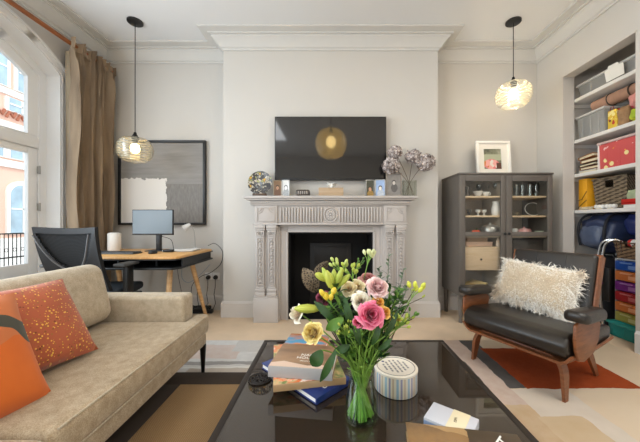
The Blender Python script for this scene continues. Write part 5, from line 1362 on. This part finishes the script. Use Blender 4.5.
# ================================================================== built-in shelves of the cupboard
SX0, SX1 = 2.588, 3.058
sv = thing('built_in_shelving', 'white built-in cupboard shelves in the recess of the wall', 'shelves', (2.8, 2.7, 0))
ZS = [2.352, 1.916, 1.556, 1.175]
for z in ZS:
    bm = nb(); box(bm, SX0, SX1, 2.24, 3.098, z - .034, z, .002); obj('shelf', bm, MT['trim'], sv, world=True)
for z in ZS:
    for a, b in ((3.08, 3.099), (2.237, 2.256)):
        bm = nb(); box(bm, SX0 + .02, SX1, a, b, z - .07, z - .034); obj('batten', bm, MT['trim'], sv, world=True)

def tub(name, label, cat, x0, x1, y0, y1, z, h, m, lidm, taper=.92):
    r = thing(name, label, cat, ((x0 + x1) / 2, (y0 + y1) / 2, z + .001)); w, d = x1 - x0, y1 - y0
    bm = nb(); t_ = nb(); prism(t_, [(-w / 2, -d / 2), (w / 2, -d / 2), (w / 2, d / 2), (-w / 2, d / 2)], 0, h - .02, .008)
    for v in t_.verts:
        k = taper + (1 - taper) * v.co.z / h; v.co.x *= k; v.co.y *= k
    bmesh.ops.delete(t_, geom=[f for f in t_.faces if f.normal.z > .95 and f.calc_center_median().z > h - .03], context='FACES_ONLY')
    add(bm, t_)
    for q in (-.3, 0, .3): box(bm, -w / 2 * .97 - .004, -w / 2 * .94, d * q - .008, d * q + .008, .015, h - .035, .002)
    obj('body', bm, m, r)
    bm = nb(); box(bm, -w / 2 - .012, w / 2 + .012, -d / 2 - .012, d / 2 + .012, h - .022, h, .006, 3); box(bm, -w / 2 + .03, w / 2 - .03, -d / 2 + .03, d / 2 - .03, h, h + .008, .003); obj('lid', bm, lidm, r)
    return r
CLR = milky('clear_plastic', (222, 222, 220), .32); CLL = milky('clear_plastic_lid', (226, 224, 220), .75)
ub = tub('underbed_box', 'long low translucent storage box on the top cupboard shelf', 'storage box', 2.63, 3.02, 2.32, 3.04, ZS[0], .15, CLR, CLL)
bm = nb(); box(bm, -.12, .12, -.26, .22, .01, .10, .03); obj('contents', bm, mat('folded_linen', (200, 190, 176), .9, var=.08), ub)
bm = nb(); M = Matrix.Translation((2.60, 2.615, ZS[0] + .015)) @ Matrix.Rotation(-.10, 4, 'Y')
t_ = nb(); prism(t_, [(-.09, 0), (.075, 0), (.085, .10), (.05, .112), (.045, .135), (-.04, .13), (-.055, .105), (-.09, .10)], -.001, .001, M=YZ_X); add(bm, t_, M)
box(bm, -.0035, -.001, .03, .055, .05, .095, M=M)
solo('paper_tag', bm, MT['paper'], 'white paper tag hooked on the long storage box of the top shelf', 'tag')
st = tub('storage_tub', 'clear plastic lidded storage tub at the end of the second shelf', 'storage tub', 2.63, 3.02, 2.745, 3.05, ZS[1], .25, CLR, CLL)
bm = nb(); box(bm, -.13, .13, -.10, .10, .012, .12, .03); box(bm, -.10, .12, -.08, .06, .12, .18, .02); obj('contents', bm, mat('grey_clothes', (158, 158, 160), .9, var=.15, vs=14), st)

def sack(name, label, cat, c, w, d, h, m, seed=0, sag=.25, extra=None):
    r_ = random.Random(seed); ph = [r_.uniform(0, 6) for _ in range(6)]
    bm = nb(); bmesh.ops.create_icosphere(bm, subdivisions=4, radius=1)
    for v in bm.verts:
        n = v.co.copy(); k = 1 + .07 * math.sin(n.x * 5 + ph[0]) + .07 * math.sin(n.y * 6 + ph[1]) + .05 * math.sin(n.z * 7 + ph[2] + n.x * 4)
        q = Vector((abs(n.x) ** .6 * math.copysign(1, n.x), abs(n.y) ** .6 * math.copysign(1, n.y), abs(n.z) ** .7 * math.copysign(1, n.z))) * k
        v.co = Vector((q.x * w / 2, q.y * d / 2, max(-.5, min(.56, q.z / 2)) * h + h / 2))
    z0 = min(v.co.z for v in bm.verts)
    for v in bm.verts: v.co.z -= z0
    o = solo(name, bm, m, label, cat, ang=70); o.location = c; return o
def patt(name, base, cols, scale=20, thr=.3, rough=.7):
    t = NT(name); vo = t.n('ShaderNodeTexVoronoi'); t.link(t.co(), vo.inputs['Vector']); vo.inputs['Scale'].default_value = scale
    s = t.n('ShaderNodeSeparateColor'); t.link(vo.outputs['Color'], s.inputs[0])
    col = t.ramp(s.outputs[0], [(i / len(cols), c) for i, c in enumerate(cols)], True)
    n = t.noise(scale * .35, 2); m = t.math('MULTIPLY', t.math('LESS_THAN', vo.outputs['Distance'], thr), t.math('GREATER_THAN', n, .45))
    return t.done(t.bsdf(t.mix(m, base, col), rough))
# roll of fabric lying over the tub and bags
fr = thing('fabric_roll', 'rolled brown-pink fabric lying along the top of the storage tub', 'fabric roll', (2.72, 2.66, ZS[1] + .262))
bm = nb(); P = [(-.02, .26, .055), (0, .12, .06), (.0, -.05, .06), (.02, -.22, .065)]; tube(bm, P, [.05, .056, .055, .05], 14); obj('roll', bm, mat('brown_pink_fabric', (170, 132, 110), .9, var=.12, vs=10), fr)
bm = nb()
for y in (.10, -.10, -.2):
    tube(bm, [(.003 + .058 * math.cos(a), y, .06 + .058 * math.sin(a)) for a in [2 * PI * i / 16 for i in range(16)]], .006, 6, closed=True)
obj('tie', bm, mat('dark_tie', (70, 60, 50), .8), fr)
sack('carrier_bag', 'crumpled white carrier bag on the tub behind the fabric roll', 'bag', (2.86, 2.87, ZS[1] + .262), .2, .26, .10, mat('white_carrier', (222, 220, 216), .5), 4)
gift = thing('gift_bag', 'yellow and red patterned paper bag next to the clear tub', 'bag', (2.70, 2.685, ZS[1] + .001))
bm = nb(); t_ = nb(); prism(t_, [(-.05, -.045), (.05, -.045), (.05, .045), (-.05, .045)], 0, .19, .004); add(bm, t_); obj('bag_body', bm, patt('yellow_red_print', (222, 188, 62), [(196, 60, 48), (240, 226, 150), (90, 60, 40)], 30, .5), gift)
bm = nb(); tube(bm, [(-.05, -.02, .185), (-.052, -.01, .22), (-.052, .01, .22), (-.05, .02, .185)], .003, 6); obj('handle', bm, mat('cord_red', (150, 50, 44), .7), gift)
sack('cloth_bag', 'brown beige cloth bag between the yellow bag and the green one', 'bag', (2.73, 2.575, ZS[1] + .001), .2, .11, .19, mat('brown_beige_cloth', (150, 118, 86), .9, var=.3, vs=30), 6)
sack('green_bag', 'lime green and yellow rounded bag at the near end of the second shelf', 'bag', (2.72, 2.44, ZS[1] + .001), .22, .16, .13, patt('lime_print', (166, 188, 48), [(214, 214, 60), (120, 160, 40)], 14, .5), 8)
sack('pink_bundle', 'pink patterned fabric bundle lying over the lime green bag', 'fabric', (2.74, 2.45, ZS[1] + .135), .22, .20, .15, patt('pink_print', (216, 148, 140), [(206, 60, 84), (238, 206, 190)], 26, .4), 9)
sack('dark_scarf', 'dark knitted scarf bundled at the near end above the pink fabric', 'scarf', (2.82, 2.37, ZS[1] + .287), .2, .14, .09, mat('dark_knit', (74, 70, 66), .95, var=.4, vs=30), 10)

# third shelf: folders and floral box
lea = mat('brown_leather_folder', (124, 78, 44), .5, var=.12, vs=16)
z = ZS[2] + .001
for i, (yc, rz, th, mm, lab, tl) in enumerate(((2.93, .0, .028, mat('white_pad', (206, 204, 202), .6), 'pale flat folder at the bottom of the folder pile', 0), (2.925, .05, .03, lea, 'brown leather folder second from the bottom of the pile', .0), (2.93, -.04, .026, mat('dark_folder', (66, 52, 44), .6), 'dark folder in the middle of the folder pile', .03), (2.92, .08, .035, lea, 'brown leather folder second from the top of the pile', .05), (2.93, -.10, .035, mat('tan_leather_folder', (160, 100, 54), .5, var=.1), 'tan leather folder on top of the pile', .07))):
    r = thing('folder', lab, 'folder', (2.82, yc, z), rz, group='folders piled on the third shelf'); M = Matrix.Rotation(-tl, 4, 'X')
    bm = nb(); box(bm, -.19, .17, -.095, .095, 0, .005, .002, M=M); box(bm, -.19, .17, -.095, .095, th - .006, th, .002, M=M); box(bm, -.19, .17, .089, .095, 0, th, .002, M=M); obj('cover', bm, mm, r)
    bm = nb(); box(bm, -.182, .165, -.09, .088, .005, th - .006, M=M); obj('pages', bm, MT['cream'], r)
    z += th + .006 + .095 * 2 * math.sin(tl) * .5
flo = patt('red_floral_print', (206, 84, 84), [(238, 190, 60), (240, 200, 196), (222, 140, 60), (240, 226, 160)], 17, .36, .6)
fb = tub('floral_box', 'red floral patterned box with pale plastic edge on the third shelf', 'box', 2.63, 3.02, 2.40, 2.80, ZS[2], .265, flo, milky('pale_pink_lid', (232, 206, 202), .8), .97)
bm = nb(); box(bm, -.205, -.15, .194, .203, .005, .245, .003); obj('edge_strip', bm, MT['paper'], fb)

# fourth shelf
def wicker(n, a, b, sc=1):
    t = NT(n); f = t.math('MULTIPLY', t.wave(26 * sc, dirn='Z', dist=1), t.wave(20 * sc, v=t.mp(rot=(0, 0, .6)), dirn='DIAGONAL', dist=1))
    return t.done(t.bsdf(t.ramp(f, [(.05, a), (.5, b)]), .8, bump=f, bstr=.9, bdist=.008))
WK = wicker('grey_wicker', (78, 64, 50), (176, 156, 128)); WK2 = wicker('brown_wicker', (70, 50, 34), (164, 132, 98), 1.2)
bd = thing('yellow_binder', 'bright yellow box folder with black elastic at the end of the fourth shelf', 'folder', (2.80, 2.985, ZS[3] + .001))
bm = nb(); box(bm, -.165, .16, -.05, .05, 0, .325, .006); obj('case', bm, mat('yellow_card', (222, 158, 30), .5, var=.05), bd)
bm = nb(); tube(bm, [(-.168, .05, .10), (-.172, 0, .11), (-.168, -.05, .19)], .003, 6); tube(bm, [(-.168, .05, .02), (-.172, 0, .06), (-.168, -.05, .10)], .003, 6); obj('elastic', bm, MT['black'], bd)
def basket(name, label, c, w, d, h, m, rows=9, notch=True):
    r = thing(name, label, 'basket', c); bm = nb()
    def wall(a, b):
        s = a * 4; k = .88 + .12 * b; i = int(s) % 4; f = s - int(s)
        p = [(-1, -1), (1, -1), (1, 1), (-1, 1), (-1, -1)]; x = p[i][0] + (p[i + 1][0] - p[i][0]) * f; y = p[i][1] + (p[i + 1][1] - p[i][1]) * f
        bul = 1 + .016 * math.sin(b * rows * 2 * PI) * (1 if int(a * 64) % 2 else -1)
        return Vector((x * w / 2 * k * bul, y * d / 2 * k * bul, b * h))
    t_ = nb(); grid(t_, wall, 64, rows * 4)
    if notch: bmesh.ops.delete(t_, geom=[f for f in t_.faces if f.calc_center_median().x < -w * .40 and abs(f.calc_center_median().y) < d * .15 - (h * .9 - f.calc_center_median().z) * .35 and h * .70 < f.calc_center_median().z < h * .93], context='FACES')
    bmesh.ops.solidify(t_, geom=t_.faces[:], thickness=.006); add(bm, t_); box(bm, -w * .43, w * .43, -d * .43, d * .43, .001, .01)
    obj('weave', bm, m, r, ang=30)
    bm = nb(); tube(bm, [(-w / 2, -d / 2, h), (w / 2, -d / 2, h), (w / 2, d / 2, h), (-w / 2, d / 2, h)], .009, 7, closed=True); obj('rim', bm, m, r); return r
basket('wicker_basket', 'large grey-brown wicker basket with cut-out handle on the fourth shelf', (2.83, 2.735, ZS[3] + .001), .33, .34, .30, WK)
for i, (y, lab) in enumerate(((2.79, 'white flower-shaped candle before the wicker basket, closer to the yellow folder'), (2.68, 'white flower-shaped candle before the wicker basket, closer to the red tray'))):
    c = thing('flower_candle', lab, 'candle', (2.632, y, ZS[3] + .001)); bm = nb()
    for k in range(7):
        a = 2 * PI * k / 7; ball(bm, (.024 * math.cos(a), .034 * math.sin(a), .024), .017, 1, 1.2, 1.2, 8)
    obj('petals', bm, MT['ceramic'], c); bm = nb(); lathe(bm, [(0, .0), (.026, 0), (.022, .03), (.006, .034), (0, .036)], 14); tube(bm, [(0, 0, .034), (.002, 0, .046)], .0015, 5); obj('wax', bm, MT['cream'], c)
bm = nb(); rn4 = random.Random(4)
for i in range(26): ball(bm, (2.622 + rn4.uniform(-.012, .012), 2.86 + i * .005 + rn4.uniform(-.006, .006), ZS[3] + .011 + (.012 if i % 3 == 0 else 0)), .0095, n=8)
solo('bead_string', bm, mat('cream_beads', (206, 190, 160), .3), 'string of cream beads lying in front of the yellow folder', 'beads')
rt = thing('red_tray', 'red plastic tray at the near end of the fourth shelf', 'tray', (2.78, 2.455, ZS[3] + .001))
bm = nb(); box(bm, -.16, .16, -.12, .12, .04, .05, .002)
for a in ((-.16, -.152, -.12, .12), (.152, .16, -.12, .12), (-.16, .16, -.12, -.112), (-.16, .16, .112, .12)): box(bm, a[0], a[1], a[2], a[3], .03, .078, .002)
obj('tray', bm, mat('red_plastic', (204, 42, 36), .4), rt)
bm = nb(); box(bm, -.15, .15, -.11, .11, 0, .03, .004); obj('paper_liner', bm, MT['paper'], rt)
sack('green_pouch', 'pale green pouch standing in the red tray', 'pouch', (2.70, 2.51, ZS[3] + .052), .12, .10, .11, mat('pale_green_cloth', (170, 184, 150), .8, var=.1), 12)
sack('patterned_bag', 'black and white patterned soft bag standing in the red tray', 'bag', (2.80, 2.42, ZS[3] + .052), .18, .12, .25, patt('grey_pattern', (190, 182, 180), [(70, 66, 68), (206, 120, 130), (120, 112, 112)], 30, .5), 13)

# under the shelves
sc = thing('suitcase', 'dark suitcase standing on the cupboard floor under the navy bag', 'suitcase', (2.83, 2.90, .001))
bm = nb(); box(bm, -.20, .20, -.13, .13, .02, .70, .04, 3); obj('shell', bm, mat('charcoal_nylon', (44, 44, 48), .7, var=.1), sc)
bm = nb(); tube(bm, [(0, -.05, .70), (0, -.05, .73), (0, .05, .73), (0, .05, .70)], .009, 8); obj('handle', bm, MT['black'], sc)
for y in (-.09, .09):
    bm = nb(); ball(bm, (-.14, y, .02), .02, .6, 1, 1, 10); ball(bm, (.14, y, .02), .02, .6, 1, 1, 10); obj('wheel', bm, MT['black'], sc)
NV = mat('navy_nylon', (40, 50, 78), .45, var=.35, vs=7)
bp = thing('rucksack', 'bulging navy blue nylon rucksack stuffed under the lowest shelf', 'bag', (2.82, 2.86, .745))
bm = nb(); bmesh.ops.create_icosphere(bm, subdivisions=4, radius=1)
for v in bm.verts:
    n = v.co.copy(); k = 1 + .06 * math.sin(n.y * 7 + n.z * 4) + .05 * math.sin(n.z * 9 + n.x * 3)
    k += .05 * mnoise.noise(n * 3.1) + .03 * mnoise.noise(n * 8)
    v.co = Vector((abs(n.x) ** .7 * math.copysign(1, n.x) * .21 * k, abs(n.y) ** .75 * math.copysign(1, n.y) * .20 * k, abs(n.z) ** .7 * math.copysign(1, n.z) * .19 * k + .195))
obj('body', bm, NV, bp, ang=70)
bm = nb(); bmesh.ops.create_icosphere(bm, subdivisions=4, radius=1)
for v in bm.verts:
    n = v.co.copy(); k = 1 + .10 * mnoise.noise(n * 2.7 + Vector((3, 1, 0))) + .04 * mnoise.noise(n * 9)
    v.co = Vector((-.155 + n.x * .075 * k, .02 + abs(n.y) ** .6 * math.copysign(1, n.y) * .135 * k, .165 + abs(n.z) ** .6 * math.copysign(1, n.z) * .115 * k))
obj('front_pocket', bm, mat('slate_nylon', (72, 82, 104), .45, var=.2, vs=10), bp)
bm = nb(); tube(bm, bez((-.02, -.12, .38), (-.26, -.15, .42), (-.20, -.13, .06), 12), .012, 8); tube(bm, bez((-.02, .12, .38), (-.26, .17, .42), (-.185, .15, .06), 12), .012, 8); tube(bm, [(-.15, -.07, .37), (-.17, -.03, .385), (-.15, .05, .37)], .008, 6); obj('strap', bm, mat('black_webbing', (26, 28, 36), .8), bp)
sack('sleeping_bag', 'dark blue rolled bag tucked behind the rucksack', 'bag', (2.86, 2.56, .925), .28, .22, .20, mat('deep_blue_nylon', (30, 42, 92), .45, var=.25, vs=9), 15)

TX, TY = 2.79, 2.54
tw = thing('drawer_tower', 'tower of translucent rainbow-coloured plastic drawers in the cupboard', 'drawer unit', (TX, TY, .135))
bm = nb(); w, d = .30, .23
for s in (-1, 1): box(bm, -w / 2 + .01, w / 2, s * d / 2 - .006, s * d / 2 + .006, 0, .58, .003)
box(bm, w / 2 - .01, w / 2, -d / 2, d / 2, 0, .58, .002); box(bm, -w / 2 + .01, w / 2, -d / 2, d / 2, .57, .582, .002); box(bm, -w / 2 + .01, w / 2, -d / 2, d / 2, 0, .008, .002)
obj('casing', bm, milky('frosted_casing', (196, 196, 198), .7), tw)
for i, (c, n) in enumerate((((172, 168, 84), 'olive drawer'), ((206, 116, 56), 'orange drawer'), ((168, 40, 44), 'dark red drawer'), ((118, 44, 132), 'purple drawer'), ((206, 116, 60), 'orange drawer under the blue one'), ((32, 76, 158), 'blue drawer'))):
    z = .010 + i * .0935; bm = nb(); box(bm, -w / 2 - .006, w / 2 - .03, -d / 2 + .008, d / 2 - .008, z, z + .084, .008, 3)
    dr = obj('drawer', bm, milky('drawer_plastic', c, .82), tw, label=n)
    bm = nb(); box(bm, -w / 2 - .02, -w / 2 - .004, -.05, .05, z + .062, z + .074, .003); box(bm, -w / 2 - .0085, -w / 2 - .005, -.085, -.015, z + .018, z + .05); obj('handle', bm, milky('handle_plastic', tuple(min(255, int(k * .7 + 80)) for k in c), .9), dr)
tub('teal_crate', 'shallow teal plastic crate on the floor beneath the drawer tower', 'crate', TX - .19, TX + .17, TY - .135, TY + .14, .0, .134, mat('teal_plastic', (28, 134, 130), .45), mat('teal_lid', (40, 150, 146), .45), .96)
basket('small_basket', 'small brown wicker basket standing on the drawer tower', (TX - .01, TY - .01, .719), .29, .25, .145, WK2, 5)
can = thing('food_can', 'red and white labelled can lying in the small basket on the drawers', 'can', (TX - .10, TY - .03, .80))
M = Matrix.Translation((0, 0, .06)) @ Matrix.Rotation(PI / 2, 4, 'X')
bm = nb(); lathe(bm, [(0, -.055), (.032, -.055), (.034, -.052), (.034, .052), (.032, .055), (0, .055)], 24, M); obj('tin', bm, MT['steel'], can)
def canlab():
    t = NT('red_white_label'); x, y, z = t.xyz(); return t.done(t.bsdf(t.mix(t.inside(y, -.022, .018), (206, 48, 40), (230, 224, 216)), .4))
bm = nb(); lathe(bm, [(.0345, -.045), (.0348, -.044), (.0348, .044), (.0345, .045)], 24, M); obj('paper_label', bm, canlab(), can)
sack('black_pouch', 'black soft pouch lying in the small basket behind the can', 'pouch', (TX + .02, TY, .735), .17, .16, .15, mat('black_cloth', (32, 32, 36), .8, var=.2), 17)

fc = thing('folding_frame', 'folded tubular chrome chair leaning between suitcase and drawer tower', 'folding chair', (2.55, 2.70, 0))
for y, l in ((2.755, 0), (2.715, .0)):
    bm = nb(); P = bez((2.53, y - .08, .012), (2.545, y + .02, .5), (2.58, y - .02, .80), 8) + bez((2.585, y - .03, .84), (2.60, y - .07, .905), (2.64, y - .12, .88), 6) + [Vector((2.70, y - .13, .5)), Vector((2.73, y - .13, .1))]
    P = [Vector((p.x, p.y, p.z)) for p in P]; tube(bm, P, .0115, 8); obj('tube_frame', bm, MT['chrome'], fc, world=True)
bm = nb()
for z in (.22, .48): tube(bm, [(2.535, 2.66, z), (2.535, 2.76, z)], .008, 6)
obj('cross_bar', bm, MT['chrome'], fc, world=True)
bm = nb(); box(bm, 2.60, 2.625, 2.665, 2.745, .30, .62, .01); obj('folded_seat', bm, mat('black_vinyl', (30, 29, 30), .5), fc, world=True)
cable([(2.40, 2.86, .006), (2.50, 2.80, .006), (2.56, 2.70, .006), (2.50, 2.62, .006), (2.40, 2.66, .006), (2.44, 2.78, .02), (2.52, 2.86, .006)], 'black cable coiled on the floor before the cupboard', .004)

# ================================================================== light and camera
w = bpy.data.worlds.new('sky'); bpy.context.scene.world = w; w.use_nodes = True
b = w.node_tree.nodes['Background']; b.inputs[0].default_value = (.86, .93, 1, 1); b.inputs[1].default_value = 2.3
def area(name, loc, rot, sx, sy, e, col):
    l = bpy.data.lights.new(name, 'AREA'); l.shape = 'RECTANGLE'; l.size, l.size_y, l.energy, l.color = sx, sy, e, col
    o = bpy.data.objects.new(name, l); C.objects.link(o); o.location = loc; o.rotation_euler = rot; return o
l = bpy.data.lights.new('sun', 'SUN'); l.energy = 1.6; l.angle = .1; l.color = (1, .95, .88)
o = bpy.data.objects.new('sun', l); C.objects.link(o); o.rotation_euler = (.25, .75, 0)
area('window_daylight', (XL + .02, 1.45, 1.6), (0, -PI / 2, 0), 2.0, 1.3, 70, (.80, .91, 1))
area('added_side_fill', (XL + .04, -.9, 1.7), (0, -PI / 2, 0), 2.0, 1.6, 96, (.82, .92, 1))  # added lamp in place of daylight; this stretch of wall has no window
area('added_rear_fill', (.6, YF + .06, 1.3), (PI / 2, 0, 0), 3.4, 1.9, 20, (.86, .94, 1))  # unseen fill lamp added behind the camera, daylight tint, wall is solid
area('added_ceiling_fill', (1.75, .35, CH - .03), (0, 0, 0), .9, 1.6, 54, (1, .98, .93))  # added fill shining down on rug and armchair, not a real fitting
area('added_ceiling_fill', (-1.45, -.2, CH - .03), (0, 0, 0), .7, 1.4, 18, (.92, .96, 1))  # second added overhead fill, weaker and cooler, out of view
cam = bpy.data.cameras.new('camera'); co = bpy.data.objects.new('camera', cam); C.objects.link(co)
co.location = (0, 0, H); co.rotation_euler = (PI / 2, 0, 0)
cam.sensor_width = 36; cam.lens = F * 36 / 640; cam.shift_x = (320 - CX) / 640; cam.shift_y = (HY - 221) / 640; cam.clip_start = .05
sc_ = bpy.context.scene; sc_.camera = co
sc_.view_settings.view_transform = 'Standard'; sc_.view_settings.look = 'None'; sc_.view_settings.exposure = -0.16
